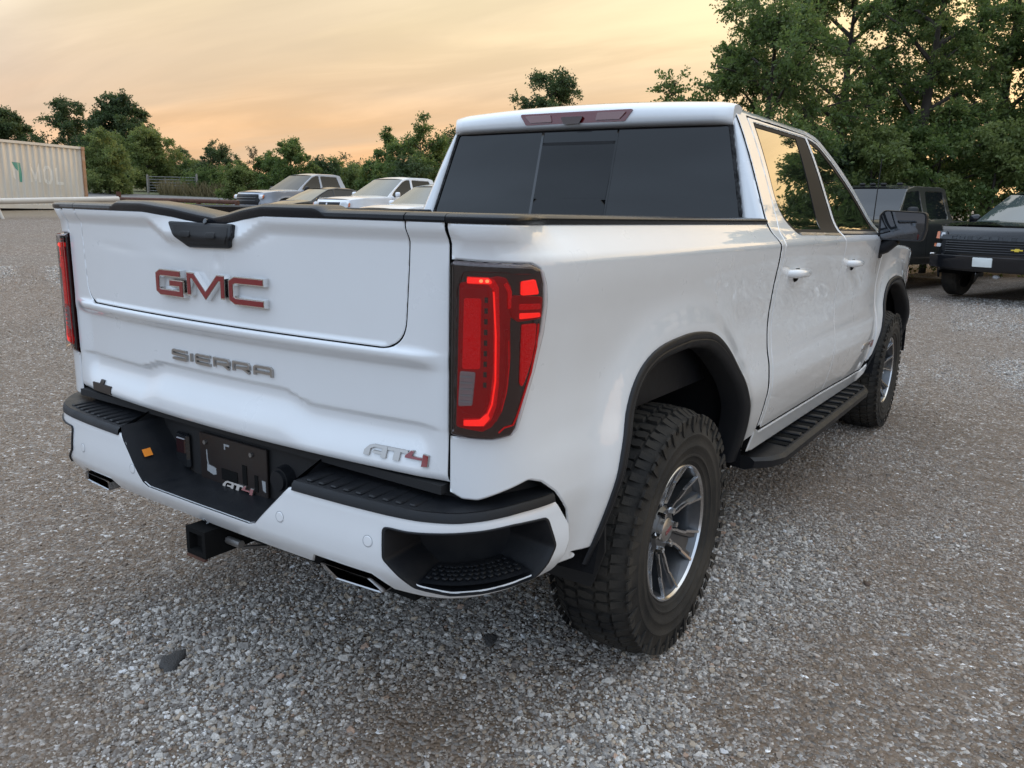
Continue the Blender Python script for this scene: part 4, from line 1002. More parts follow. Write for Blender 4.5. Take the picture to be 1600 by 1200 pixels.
# ---- arch mouldings and wheel housings
def moulding(arch, bed):
    A = np.array([p for p in arch if p[1] > .505]); t = np.gradient(A, axis=0); t /= np.linalg.norm(t, axis=1)[:, None]
    nrm = np.stack([t[:, 1], -t[:, 0]], 1)   # towards the wheel
    rows = []
    for d, o in ((-.012, .001), (-.010, .007), (-.003, .011), (.008, .011), (.012, .0085), (.016, .011), (.030, .008), (.040, .002), (.045, -.012), (.047, -.08)):
        q = A+nrm*d; yq, zq = q[:, 0], np.maximum(q[:, 1], .44)
        if bed: x = 1.0+bed_off(np.interp(yq, _by, _tt), zq)
        else: x = BX(yq, zq)
        # the rim of the arch keeps the flare of its own edge
        rows.append(np.stack([x+o, yq, q[:, 1]], 1))
    mb = MB(); mb.grid(np.stack(rows, 1)); return mb
for arch, bed in ((AR, True), (AF, False)):
    m0 = moulding(arch, bed); m0.build('arch_moulding', M_blackpl, truck, 40); mirror_mb(m0).build('arch_moulding', M_blackpl, truck, 40)
    A = np.array([p for p in arch]); c0 = A.mean(0)
    mb = MB(); P = []
    for x, g in ((1.0, .985), (.90, 1.0), (.55, 1.0)): P.append(np.stack([np.full(len(A), x), c0[0]+(A[:, 0]-c0[0])*g, .5+(A[:, 1]-.5)*g*1.0], 1))
    mb.grid(np.array(P)); n = len(A); mb.f.append(tuple(range(2*n, 3*n)))
    mb.build('wheel_liner', M_liner, truck, 40); mirror_mb(mb).build('wheel_liner', M_liner, truck, 40)
# mud flaps
for sx in (-1, 1):
    for yc, zt in ((.50, .60), (4.335, .55)):
        mb = MB(); mb.prism(roundpoly([(.72, zt), (.955, zt), (.955, zt-.10), (.91, zt-.23), (.74, zt-.23)], .02, 3), lambda u, v: (sx*u, yc+.10+.10*(zt-v), v), lambda u, v: (sx*u, yc+.09+.10*(zt-v), v))
        mb.build('mud_flap', M_matteblk, truck)

# ---- rear bumper
bumpts = np.array([(0, -.088), (.3, -.086), (.45, -.082), (.6, -.074), (.72, -.063), (.80, -.048), (.87, -.015), (.925, .04), (.96, .105), (.985, .19), (1.0, .30), (1.003, .36)])
_t2 = np.r_[0, np.cumsum(np.hypot(*np.diff(bumpts, axis=0).T))]; _u2 = np.linspace(0, _t2[-1], 500)
_qx = np.interp(_u2, _t2, bumpts[:, 0]); _qy = np.interp(_u2, _t2, bumpts[:, 1])
for _ in range(110):
    _qx[1:-1] = (_qx[:-2]+2*_qx[1:-1]+_qx[2:])/4; _qy[1:-1] = (_qy[:-2]+2*_qy[1:-1]+_qy[2:])/4
_gx, _gy = np.gradient(_qx), np.gradient(_qy); _gl = np.hypot(_gx, _gy); _gx /= _gl; _gy /= _gl
def bum_plan(s):
    s = np.asarray(s, float); a = np.abs(s); sg = np.sign(s)+(s == 0)
    return sg*np.interp(a, _u2, _qx), np.interp(a, _u2, _qy), sg*np.interp(a, _u2, _gy), -np.interp(a, _u2, _gx)
def bumap(o=0.0):
    def f(s, z):
        x, y, nx, ny = bum_plan(s); z = np.asarray(z, float)
        d = o+.010*np.exp(-((z-.66)/.07)**2)-.035*np.clip((.625-z)/.07, 0, 1.4)**1.5-.012*np.clip((z-.745)/.04, 0, 1)**2
        return np.stack([x+nx*d, y+ny*d, z], 1)
    return f
half = [(.446, .566), (.474, .599), (.662, .595), (.712, .556), (.85, .556), (.95, .560), (1.13, .570), (1.196, .574), (1.228, .655), (1.226, .70), (1.172, .784), (1.03, .786), (.93, .777), (.80, .771), (.71, .775), (.405, .772), (.385, .765), (.262, .642), (.235, .633)]
bo = half+[(-s, z) for s, z in half[::-1]]
OPEN = roundpoly([(.712, .732), (.716, .655), (.790, .592), (.878, .577), (.996, .579), (1.115, .585), (1.162, .660), (1.135, .738), (1.03, .744), (.878, .738), (.77, .731)], [.012, .02, .03, .03, .03, .015, .02, .02, .05, .05, .02], 4)
OPEN_L = [(-s, z) for s, z in OPEN]
bumper = panel('rear_bumper', bo, bumap(), M_white, truck, holes=[OPEN, OPEN_L], spacing=.022, edge_r=.005, depth=.002, bstep=.010)
for sg in (1, -1):
    O = resample(ccw(OPEN), .012); s_, z_ = O[:, 0]*sg, O[:, 1]
    cen = np.array([O[:, 0].mean(), .665])
    rows = []
    for ins_, g in ((.003, 1.045), (-.004, 1.035), (-.004, 1.0), (.014, .965), (.13, .92)):
        q = cen+(O-cen)*g; x, y, nx, ny = bum_plan(q[:, 0]*sg)
        b = bumap(-ins_)(q[:, 0]*sg, O[:, 1]); b[:, 2] = q[:, 1]; rows.append(b)
    P = np.array(rows); P = np.concatenate([P, P[:, :1]], 1); mb = MB(); mb.grid(P)
    n = P.shape[1]; mb.f.append(tuple(4*n+k for k in range(n-1)))
    if sg > 0: mb.f = [f[::-1] for f in mb.f]
    st = mb.build('corner_step', M_blackpl, bumper, 40)
    # tread floor with raised studs
    ss = np.linspace(.80, 1.105, 16); rows = []
    for ins_ in (.012, .05, .09, .128): rows.append(bumap(-ins_)(ss*sg, np.full(16, .606-.004*(ins_ < .02))))
    mb = MB(); mb.grid(np.array(rows)); mb.f = [f if sg < 0 else f[::-1] for f in mb.f]; mb.build('step_tread', M_blackpl, st, 40)
    for i, s0 in enumerate(np.arange(.815, 1.10, .022)):
        for j, ins_ in enumerate((.035, .057, .079, .101)):
            p = bumap(-ins_)(np.array([(s0+.011*(j % 2))*sg]), np.array([.609]))[0]
            mb = MB(); mb.box(p, (.012, .012, .006), ch=.002); mb.build('stud', M_blackpl, st)
# step pads along the top with ribs
def padz(s): return .7785+.0*s
for sg in (1, -1):
    ss = np.linspace(.402, 1.172, 60); rows = []
    w = np.interp(ss, [.40, .72, .85, 1.0, 1.10, 1.172], [.150, .140, .105, .070, .058, .05])
    x, y, nx, ny = bum_plan(ss*sg); lift = np.interp(ss, [.4, .9, 1.05, 1.172], [0, .002, .010, .010])
    for fr, dz in ((-.003, -.014), (.0, .002), (.006, .008), (.05, .010), (.99, .016), (1.0, .06)):
        d = fr*w if fr > .01 else np.full_like(ss, fr if fr < .01 else fr)
        rows.append(np.stack([x-nx*d, y-ny*d, .776+dz+lift], 1))
    mb = MB(); mb.grid(np.stack(rows, 1)); mb.f = [f if sg > 0 else f[::-1] for f in mb.f]
    n = len(rows); mb.f.append(tuple(range(n)))
    pad = mb.build('step_pad', M_blackpl, bumper, 35)
    for k, s0 in enumerate(np.arange(.445, .80, .042)):
        x, y, nx, ny = (float(a) for a in bum_plan(s0*sg))
        mb = MB(); mb.box((x-nx*.062, y-ny*.062, .7895), (.020, .085, .007), ch=.003); mb.build('rib', M_blackpl, pad)
# recess with plate between the two pads
NL = [(.403, .790), (.385, .764), (.262, .642), (.235, .6325)]; NL = NL+[(-s, z) for s, z in NL[::-1]]
NL = resample(NL, .02, False); rows = []
for d in (-.001, .004, .02, .09, .15):
    b = bumap(0)(NL[:, 0], NL[:, 1]); rows.append(np.stack([b[:, 0]*(1-.25*d), b[:, 1]+d, b[:, 2]+.05*d], 1))
mb = MB(); mb.grid(np.array(rows)); mb.build('bumper_recess', M_blackpl, bumper, 35)
mb = MB(); mb.box((0, .066, .72), (.80, .012, .19)); mb.box((0, .035, .822), (1.62, .03, .022)); mb.build('recess_wall', M_matteblk, bumper)
mb = MB(); mb.box((-.018, .050, .712), (.316, .008, .148), ch=.002); plate = mb.build('plate_holder', M_brownpl, bumper, label='dark empty plate holder with paper scraps')
for px_, pz_ in ((-.145, .758), (.075, .760)):
    mb = MB(); mb.tube([(px_, .047, pz_), (px_, .040, pz_)], .007, 10); mb.build('plate_screw', M_steel, plate, 40)
def flat(name, poly, m, par, y):
    mb = MB(); mb.prism(poly, lambda u, v: (u, y+.002, v), lambda u, v: (u, y, v)); return mb.build(name, m, par)
flat('paper_scrap', stroke([(-.050, .752), (-.050, .7665), (-.028, .7665)], .006), M_paper, plate, .0445)
flat('paper_scrap', [(-.140, .690), (-.098, .684), (-.096, .664), (-.112, .660), (-.142, .668)], M_paper, plate, .0445)
flat('paper_scrap', stroke([(-.140, .735), (-.139, .705), (-.135, .69)], .004), M_paper, plate, .0445)
flat('paper_scrap', [(.118, .690), (.134, .690), (.134, .656), (.122, .660)], M_paper, plate, .0445)
for a, b, c2, d in ((-.07, .005, .655, .69), (.03, .05, .66, .72), (.085, .10, .65, .70)):
    flat('plate_slot', [(a, c2), (b, c2), (b, d), (a, d)], M_void, plate, .0440)
mb = MB(); mb.box((-.268, .052, .708), (.066, .02, .115), ch=.008); rl = mb.build('plate_lamp', M_glossblk, bumper)
mb = MB(); mb.box((-.268, .045, .725), (.050, .012, .055), ch=.005); mb.build('lamp_lens', M_lens, rl)
mb = MB(); mb.tube([(.212, .060, .715), (.212, .030, .715)], [.040, .036], 20); mb.tube([(.212, .03, .715), (.212, .022, .715)], [.030, .028], 20); mb.build('trailer_socket', M_blackpl, bumper, 40)
def rm(x, z, o): return (x, .040-(z-.640)*.35*-1-o*.8-.0, z+.0)
letter_poly('letter_a', GA, bumper, rm, M_satin, None, .004, -.058, .636, .050, .020)
letter_poly('letter_t', GT, bumper, rm, M_satin, None, .004, -.010, .636, .044, .020)
letter_poly('letter_four', GF, bumper, rm, M_satin, M_badge, .004, .030, .636, .052, .020)
# orange sticker on the slanting side wall of the recess
def wallpt(s, z, d):
    b = bumap(0)(np.array([s]), np.array([z]))[0]; return (b[0]*(1-.25*d), b[1]+d, b[2]+.05*d)
mb = MB(); q = [wallpt(-.335, .7145, .035), wallpt(-.335, .7145, .062), wallpt(-.316, .6955, .062), wallpt(-.316, .6955, .035)]
q = [(p[0]+.006, p[1], p[2]+.006) for p in q]; mb.add(q, [(0, 1, 2, 3), (3, 2, 1, 0)]); mb.f = [(0, 1, 2, 3)]; mb.build('warning_sticker', M_amber, bumper)
# parking sensors
for s0, z0 in ((.362, .682), (.662, .688), (-.318, .672), (-.630, .676)):
    ring = [(s0+.0135*math.cos(a), z0+.0135*math.sin(a)) for a in np.linspace(0, 2*math.pi, 19)[:-1]]
    so = panel('parking_sensor', ring, bumap(.0015), M_white, bumper, spacing=.02, edge_r=.002, depth=.004, bstep=.01)
    r2 = [(s0+.0155*math.cos(a), z0+.0155*math.sin(a)) for a in np.linspace(0, 2*math.pi, 19)[:-1]]
    panel('sensor_gap', r2, bumap(.0004), M_gapshade, so, holes=[ring], spacing=.03, edge_r=0, depth=.0, bstep=.01)
# exhaust tips
for sg in (1, -1):
    prof = [(.486, .590), (.656, .586), (.696, .546), (.526, .544)]
    def tip(d, g):
        c_ = np.array([.594, .565]); r_ = []
        for s0, z0 in roundpoly(prof, .008, 3):
            q = c_+(np.array([s0, z0])-c_)*g; x, y, nx, ny = (float(a) for a in bum_plan(q[0]*sg)); r_.append((x, y+.002+d+(.45*(.59-q[1])), q[1]))
        return r_
    rings = [tip(.22, .9), tip(.02, .98), tip(.0, 1.0), tip(-.005, .96), tip(-.001, .84), tip(.03, .80), tip(.16, .74)]
    n = len(rings[0]); mb = MB(); fs = [(i*n+j, i*n+(j+1) % n, (i+1)*n+(j+1) % n, (i+1)*n+j) for i in range(5) for j in range(n)]
    mb.add([p for r in rings[:6] for p in r], fs if sg < 0 else [f[::-1] for f in fs])
    ex = mb.build('exhaust_tip', M_tip, truck, 40)
    mb = MB(); fs = [(j, (j+1) % n, n+(j+1) % n, n+j) for j in range(n)]+[tuple(range(n, 2*n))]
    mb.add(rings[5]+rings[6], fs if sg < 0 else [f[::-1] for f in fs]); mb.build('tip_bore', M_void, ex, 40)
# hitch receiver
mb = MB()
for dx, dz, w_, h_ in ((0, .034, .090, .014), (0, -.034, .090, .014), (.038, 0, .014, .054), (-.038, 0, .014, .054)): mb.box((-.005+dx, .01, .515+dz), (w_, .22, h_))
hit = mb.build('hitch_receiver', M_void, truck)
mb = MB(); mb.box((-.005, .02, .515), (.06, .19, .053)); mb.build('hitch_bore', M_void, hit)
mb = MB(); mb.box((-.005, -.098, .469), (.084, .012, .006)); mb.build('hitch_lip', M_rust, hit)
mb = MB(); mb.tube([(.05, -.03, .515), (.11, -.03, .515)], .012, 8); mb.tube([(.10, -.02, .50), (.115, .05, .485), (.06, .06, .48)], .006, 8); mb.build('hitch_pin', M_steel, hit, 50)
# underbody
mb = MB()
mb.box((0, .16, .50), (1.3, .10, .10)); mb.box((0, 3.0, .52), (1.55, 5.2, .06))
for sx in (-1, 1): mb.box((sx*.48, 2.6, .56), (.09, 5.0, .14))
mb.build('chassis', M_void, truck)
mb = MB(); mb.box((0, 2.93, .75), (1.66, 2.1, .44)); mb.box((0, 3.05, 1.15), (1.72, 2.0, .4)); mb.box((0, 5.0, .9), (1.04, 1.3, .5)); mb.build('cabin_core', M_void, truck)
mb = MB(); mb.tube([(-.80, 1.06, .42), (.80, 1.06, .42)], .05, 10); mb.tube([(-.10, 1.06, .42), (.10, 1.06, .42)], [.10, .10], 14); mb.build('rear_axle', M_matteblk, truck, 50)
mb = MB(); mb.tube([(.0, .30, .56), (.0, .60, .56)], .10, 12); mb.build('muffler', M_steel, truck, 50)
# ---- running boards
for sx in (1, -1):
    mb = MB(); xs_ = [(.855, 0), (.90, .006), (1.015, 0), (1.035, -.014), (1.03, -.045), (.99, -.06), (.86, -.055)]
    ys = [2.015, 2.08, 2.17, 3.95, 4.06, 4.14]; out_in = [.09, .03, 0, 0, .03, .09]
    P = []
    for y, o in zip(ys, out_in): P.append([(sx*(x-(o if x > .95 else 0)), y, .437+z-.004*(y-2)) for x, z in xs_])
    P = np.array(P); mb.grid(P); n = 7
    mb.f = [f[::-1] if sx > 0 else f for f in mb.f]; fe = [tuple(range(n)), tuple(5*n+k for k in range(n-1, -1, -1))]
    mb.f += fe if sx > 0 else [f[::-1] for f in fe]
    for i in range(5): q = (i*n+6, (i+1)*n+6, (i+1)*n, i*n); mb.f.append(q if sx < 0 else q[::-1])
    rb = mb.build('running_board', M_blackpl, truck, 30)
    for k in range(12):
        y = 2.32+k*.145
        mb = MB(); mb.box((sx*.950, y, .4415-.004*(y-2)), (.105, .048, .006), ch=.002); mb.build('tread_slat', M_void, rb)
        mb = MB(); mb.box((sx*.950, y+.07, .4445-.004*(y-2)), (.105, .045, .011), ch=.004); mb.build('tread_bar', M_blackpl, rb)
    mb = MB()
    for y in (2.35, 3.05, 3.8): mb.box((sx*.82, y, .42), (.14, .05, .04))
    mb.build('board_bracket', M_matteblk, rb)

# ---- wheels
def make_tyre(Rt=.425, w=.275, rr=.236):
    """all-terrain tyre: carcass plus tread blocks, axis along x, outer face towards +x"""
    prof = [(-.115, rr-.004), (-.128, rr+.015), (-.138, rr+.06), (-.140, rr+.10), (-.134, Rt-.052), (-.122, Rt-.028), (-.10, Rt-.018), (-.05, Rt-.013), (0, Rt-.012),
            (.05, Rt-.013), (.10, Rt-.018), (.122, Rt-.028), (.134, Rt-.052), (.1385, rr+.112), (.1415, rr+.108), (.1415, rr+.102), (.139, rr+.098), (.1395, rr+.075), (.142, rr+.071), (.142, rr+.066), (.138, rr+.06), (.134, rr+.04), (.136, rr+.036), (.136, rr+.031), (.131, rr+.028), (.128, rr+.024), (.126, rr+.012), (.118, rr+.004), (.112, rr-.004)]
    N = 96; mb = MB(); P = []
    for k in range(N+1):
        a = 2*math.pi*k/N; P.append([(x, r*math.cos(a), r*math.sin(a)) for x, r in prof])
    mb.grid(np.array(P)); mb.f = [f[::-1] for f in mb.f]
    return mb
def tread_blocks(Rt=.425):
    mb = MB(); n = 62
    def blk(poly, h0, h1):
        """poly in (x, angle) ; extrude radially"""
        m_ = len(poly)
        def pt(x, a, dr):
            drop = .004*(abs(x)/.09)**2+(.016*max(0, (abs(x)-.098)/.024)**1.4)
            r = Rt+dr-drop; return (x, r*math.cos(a), r*math.sin(a))
        cx = sum(p[0] for p in poly)/m_; ca = sum(p[1] for p in poly)/m_
        A = [pt(p[0], p[1], h0) for p in poly]; B = [pt(cx+(p[0]-cx)*.92, ca+(p[1]-ca)*.92, h1) for p in poly]
        fs = [tuple(m_+i for i in range(m_))]+[(i, (i+1) % m_, m_+(i+1) % m_, m_+i) for i in range(m_)]
        mb.add(A+B, fs)
    da = 2*math.pi/n
    for k in range(n):
        a = k*da; j = .12*da*math.sin(k*2.4)
        # shoulders
        for sx in (1, -1):
            aa = a+(0 if sx > 0 else da*.5)+j
            blk([(sx*.082, aa+.06*da), (sx*.134, aa+.02*da), (sx*.134, aa+.66*da), (sx*.082, aa+.72*da)][::sx], -.016, .0)
            # side biters
            if k % 2 == 0:
                r0, r1 = Rt-.060, Rt-.014
                A = [(sx*.1345, r, t) for r, t in ((r1, aa+.05*da), (r1, aa+.62*da), (r0, aa+.50*da), (r0-.012, aa+.22*da))]
                vs = [(x, r*math.cos(t), r*math.sin(t)) for x, r, t in A]+[(x+sx*.0065, (r-.003)*math.cos(t), (r-.003)*math.sin(t)) for x, r, t in A]
                fs = [(4, 5, 6, 7)]+[(i, (i+1) % 4, 4+(i+1) % 4, 4+i) for i in range(4)]; mb.add(vs, fs if sx < 0 else [f[::-1] for f in fs])
            else:
                r0, r1 = Rt-.038, Rt-.014
                A = [(sx*.1345, r, t) for r, t in ((r1, aa+.05*da), (r1, aa+.62*da), (r0, aa+.62*da), (r0, aa+.10*da))]
                vs = [(x, r*math.cos(t), r*math.sin(t)) for x, r, t in A]+[(x+sx*.006, (r-.002)*math.cos(t), (r-.002)*math.sin(t)) for x, r, t in A]
                fs = [(4, 5, 6, 7)]+[(i, (i+1) % 4, 4+(i+1) % 4, 4+i) for i in range(4)]; mb.add(vs, fs if sx < 0 else [f[::-1] for f in fs])
            # middle row
            ab = aa+.30*da
            blk([(sx*.034, ab+.16*da), (sx*.056, ab), (sx*.076, ab+.10*da), (sx*.074, ab+.70*da), (sx*.050, ab+.78*da), (sx*.036, ab+.66*da)][::sx], -.014, .001)
        ac = a+.5*da+j
        blk([(-.028, ac+.05*da), (.004, ac), (.028, ac+.16*da), (.026, ac+.62*da), (.0, ac+.74*da), (-.029, ac+.60*da)], -.014, .002)
    return mb
def make_rim(root, rr=.236):
    """alloy wheel with six twin-ridge spokes; outer face at +x"""
    mb = MB(); N = 72; P = []
    for k in range(N+1):
        a = 2*math.pi*k/N; P.append([(x, r*math.cos(a), r*math.sin(a)) for x, r in ((.1155, rr+.004), (.121, rr-.001), (.121, rr-.006), (.113, rr-.011))])
    mb.grid(np.array(P)); mb.f = [f[::-1] for f in mb.f]; lip = mb.build('rim_lip', M_machined, root, 40)
    mb = MB(); P = []
    for k in range(N+1):
        a = 2*math.pi*k/N; P.append([(x, r*math.cos(a), r*math.sin(a)) for x, r in ((.112, rr-.011), (.085, rr-.020), (.02, rr-.030), (-.10, rr-.026), (-.115, rr))])
    mb.grid(np.array(P)); mb.f = [f[::-1] for f in mb.f]; mb.build('rim_barrel', M_rimdark, root, 40)
    mb = MB(); mb.tube([(-.02, 0, 0), (-.02+.001, 0, 0)], .165, 40); mb.build('brake_disc', M_steel, root, 40)
    mb = MB(); mb.box((-.02, .10, .06), (.07, .09, .14), ch=.01); mb.build('brake_caliper', M_matteblk, root)
    mb = MB(); mb.tube([(.0, 0, 0), (.060, 0, 0), (.072, 0, 0)], [.085, .082, .070], 36); hub = mb.build('hub', M_rimdark, root, 40)
    for k in range(6):
        a0 = 2*math.pi*k/6+.26
        def pol(x, r, t): return (x, r*math.cos(a0+t), r*math.sin(a0+t))
        # pocketed spoke body
        sec = []
        for r, hw, xf in ((.060, .30, .058), (.10, .235, .066), (.15, .205, .080), (.19, .215, .096), (rr-.012, .245, .110)):
            sec.append([pol(xf-.045, r, -hw*.8), pol(xf-.006, r, -hw), pol(xf-.004, r, -hw*.55), pol(xf-.020, r, -hw*.42), pol(xf-.020, r, hw*.42), pol(xf-.004, r, hw*.55), pol(xf-.006, r, hw), pol(xf-.045, r, hw*.8)])
        mb = MB(); mb.grid(np.array(sec)); mb.f = [f[::-1] for f in mb.f]; sp = mb.build('spoke', M_rimdark, root, 30)
        for sg in (-1, 1):
            sec = []
            for r, hw, xf in ((.088, .20, .0645), (.118, .215, .0725), (.126, .19, .0755), (.165, .185, .0865), (.172, .215, .0895), (.20, .225, .1015), (rr-.010, .235, .1135)):
                c_ = hw*sg; e = .0062/r
                sec.append([pol(xf-.008, r, c_-e), pol(xf+.003, r, c_-e*.7), pol(xf+.003, r, c_+e*.7), pol(xf-.008, r, c_+e)])
            mb = MB(); mb.grid(np.array(sec)); mb.f = [f[::-1] for f in mb.f]; mb.build('spoke_ridge', M_machined, sp, 30)
        al = a0+math.pi/6
        mb = MB(); c_ = (.064, .070*math.cos(al), .070*math.sin(al)); mb.tube([c_, (c_[0]+.026, c_[1], c_[2])], [.0125, .0105], 6); mb.build('lug_nut', M_chrome, root, 40)
    mb = MB(); mb.tube([(.066, 0, 0), (.082, 0, 0), (.088, 0, 0)], [.044, .042, .034], 28); cap = mb.build('centre_cap', M_satin, root, 40)
    mb = MB(); mb.box((.0885, 0, .0), (.002, .046, .014)); mb.build('cap_emblem', M_badge, cap)
def make_wheel(name, parent):
    w = empty(name, (0, 0, 0)); w.parent = parent
    t = make_tyre().build('tyre', M_rubber, w, 35); tread_blocks().build('tread', M_rubber, w, 30)
    make_rim(w); return w
w0 = make_wheel('wheel', truck); w0.location = (.872, 1.06, .418); w0.rotation_euler = (R(14), 0, 0)
for (x, y, rz, rx) in ((.872, 4.805, 0, 50), (-.872, 1.06, math.pi, 33), (-.872, 4.805, math.pi, 71)):
    w = copy_tree(w0, truck); w.location = (x, y, .418); w.rotation_euler = (R(rx), 0, rz)
# ================================================================== things behind the truck
def ray_px(px, py):
    return np.array([(px-800)/CAM_F, (600-py)/CAM_F, 1.0])@np.array([_r, _u, _f])
def at(px, D):
    """ground point at optical depth D in the direction of pixel column px near the horizon"""
    py = 330.0
    for _ in range(4):
        p = CAM_POS+D*ray_px(px, py); py += (p[2]-float(H(p[0], p[1])))*CAM_F/D
    p = CAM_POS+D*ray_px(px, py); return Vector((p[0], p[1], float(H(p[0], p[1]))))
def hgt(px, py, D):
    p = CAM_POS+D*ray_px(px, py); return float(p[2]-H(p[0], p[1]))

# ---- foliage
def leaf_material(name, c1, c2, c3, trans=.35):
    m = bpy.data.materials.new(name); m.use_nodes = True; nt = m.node_tree; L = nt.links.new; N = nt.nodes.new
    for n in list(nt.nodes): nt.nodes.remove(n)
    o = N('ShaderNodeOutputMaterial'); d = N('ShaderNodeBsdfPrincipled'); t = N('ShaderNodeBsdfTranslucent'); mx = N('ShaderNodeMixShader')
    at_ = N('ShaderNodeAttribute'); at_.attribute_name = 'leaf_tone'
    geo = N('ShaderNodeTexCoord'); nz = N('ShaderNodeTexNoise'); nz.inputs['Scale'].default_value = .55; nz.inputs['Detail'].default_value = 4; L(geo.outputs['Object'], nz.inputs[0])
    ad = N('ShaderNodeMath'); ad.operation = 'ADD'; L(at_.outputs['Fac'], ad.inputs[0]); L(nz.outputs[0], ad.inputs[1])
    hf = N('ShaderNodeMath'); hf.operation = 'MULTIPLY'; L(ad.outputs[0], hf.inputs[0]); hf.inputs[1].default_value = .5
    cr = N('ShaderNodeValToRGB'); e = cr.color_ramp.elements; e[0].position = .22; e[0].color = (*c1, 1); e[1].position = .80; e[1].color = (*c3, 1); x = e.new(.5); x.color = (*c2, 1)
    L(hf.outputs[0], cr.inputs[0]); L(cr.outputs[0], d.inputs['Base Color']); d.inputs['Roughness'].default_value = .55; d.inputs['Specular IOR Level'].default_value = .3
    hs = N('ShaderNodeHueSaturation'); hs.inputs['Value'].default_value = 1.5; hs.inputs['Saturation'].default_value = 1.1; L(cr.outputs[0], hs.inputs['Color']); L(hs.outputs[0], t.inputs['Color'])
    mx.inputs[0].default_value = trans; L(d.outputs[0], mx.inputs[1]); L(t.outputs[0], mx.inputs[2]); L(mx.outputs[0], o.inputs[0])
    return m
M_leafA = leaf_material('leaf_green', (.054, .086, .027), (.100, .148, .048), (.185, .225, .072), .45)
M_leafB = leaf_material('leaf_dark', (.030, .050, .022), (.058, .090, .036), (.105, .140, .055), .35)
M_leafC = leaf_material('leaf_pale', (.080, .112, .036), (.135, .175, .060), (.225, .255, .090), .42)
M_leafD = leaf_material('leaf_dry', (.10, .085, .045), (.16, .135, .07), (.24, .20, .11), .2)
M_bark = mat('bark', (.055, .045, .036), rough=.9, noise=.6, noise_scale=6, color2=(.03, .026, .022), bump=.6, bump_scale=14)
def leaves(name, C, Rr, per, size, m, parent, seed, D=None, twigs=False):
    """leaf quads strung along twigs that fan out from each clump centre"""
    g = np.random.default_rng(seed); nc = len(C); nt_ = 16; n = nc*per
    d = g.normal(0, 1, (nc, nt_, 3))
    if D is not None: d += D[:, None, :]*.7
    d[:, :, 2] *= .8; d /= np.linalg.norm(d, axis=2)[:, :, None]; ln = g.uniform(.55, 1.15, (nc, nt_))*Rr[:, None]
    ci = np.repeat(np.arange(nc), per); ti = g.integers(0, nt_, n); t = g.uniform(.12, 1, n)**.75
    dd = d[ci, ti]; L_ = ln[ci, ti]; droop = np.zeros((n, 3)); droop[:, 2] = -.22*L_*t*t
    p = C[ci]+dd*(L_*t)[:, None]+droop+g.normal(0, 1, (n, 3))*(size*.9)
    a = dd*.55+g.normal(0, .75, (n, 3)); a[:, 2] -= .25; a /= np.linalg.norm(a, axis=1)[:, None]
    b = np.cross(a, g.normal(0, 1, (n, 3))); b /= (np.linalg.norm(b, axis=1)[:, None]+1e-9)
    s = size*g.uniform(.55, 1.4, n)[:, None]
    V = np.empty((n, 4, 3)); V[:, 0] = p-a*s*.9; V[:, 1] = p-b*s*.52+a*s*.1; V[:, 2] = p+a*s; V[:, 3] = p+b*s*.52+a*s*.1
    o = fast_mesh(name, V.reshape(-1, 3), np.arange(n*4).reshape(-1, 4), m, 4, parent)
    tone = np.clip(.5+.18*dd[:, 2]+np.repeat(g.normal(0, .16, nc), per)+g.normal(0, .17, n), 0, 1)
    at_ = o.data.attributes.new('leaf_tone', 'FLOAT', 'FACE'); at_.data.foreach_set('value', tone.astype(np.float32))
    if twigs:
        w = .007; A = np.repeat(C, nt_, 0); B = A+(d*ln[:, :, None]).reshape(-1, 3); B[:, 2] -= .2*ln.reshape(-1)
        k = len(A); sd = np.cross(B-A, g.normal(0, 1, (k, 3))); sd /= (np.linalg.norm(sd, axis=1)[:, None]+1e-9)
        V = np.stack([A-sd*w, A+sd*w, B+sd*w*.3, B-sd*w*.3], 1); tw = fast_mesh('twigs', V.reshape(-1, 3), np.arange(k*4).reshape(-1, 4), M_bark, 4, parent); tw['kind'] = 'stuff'
    return o
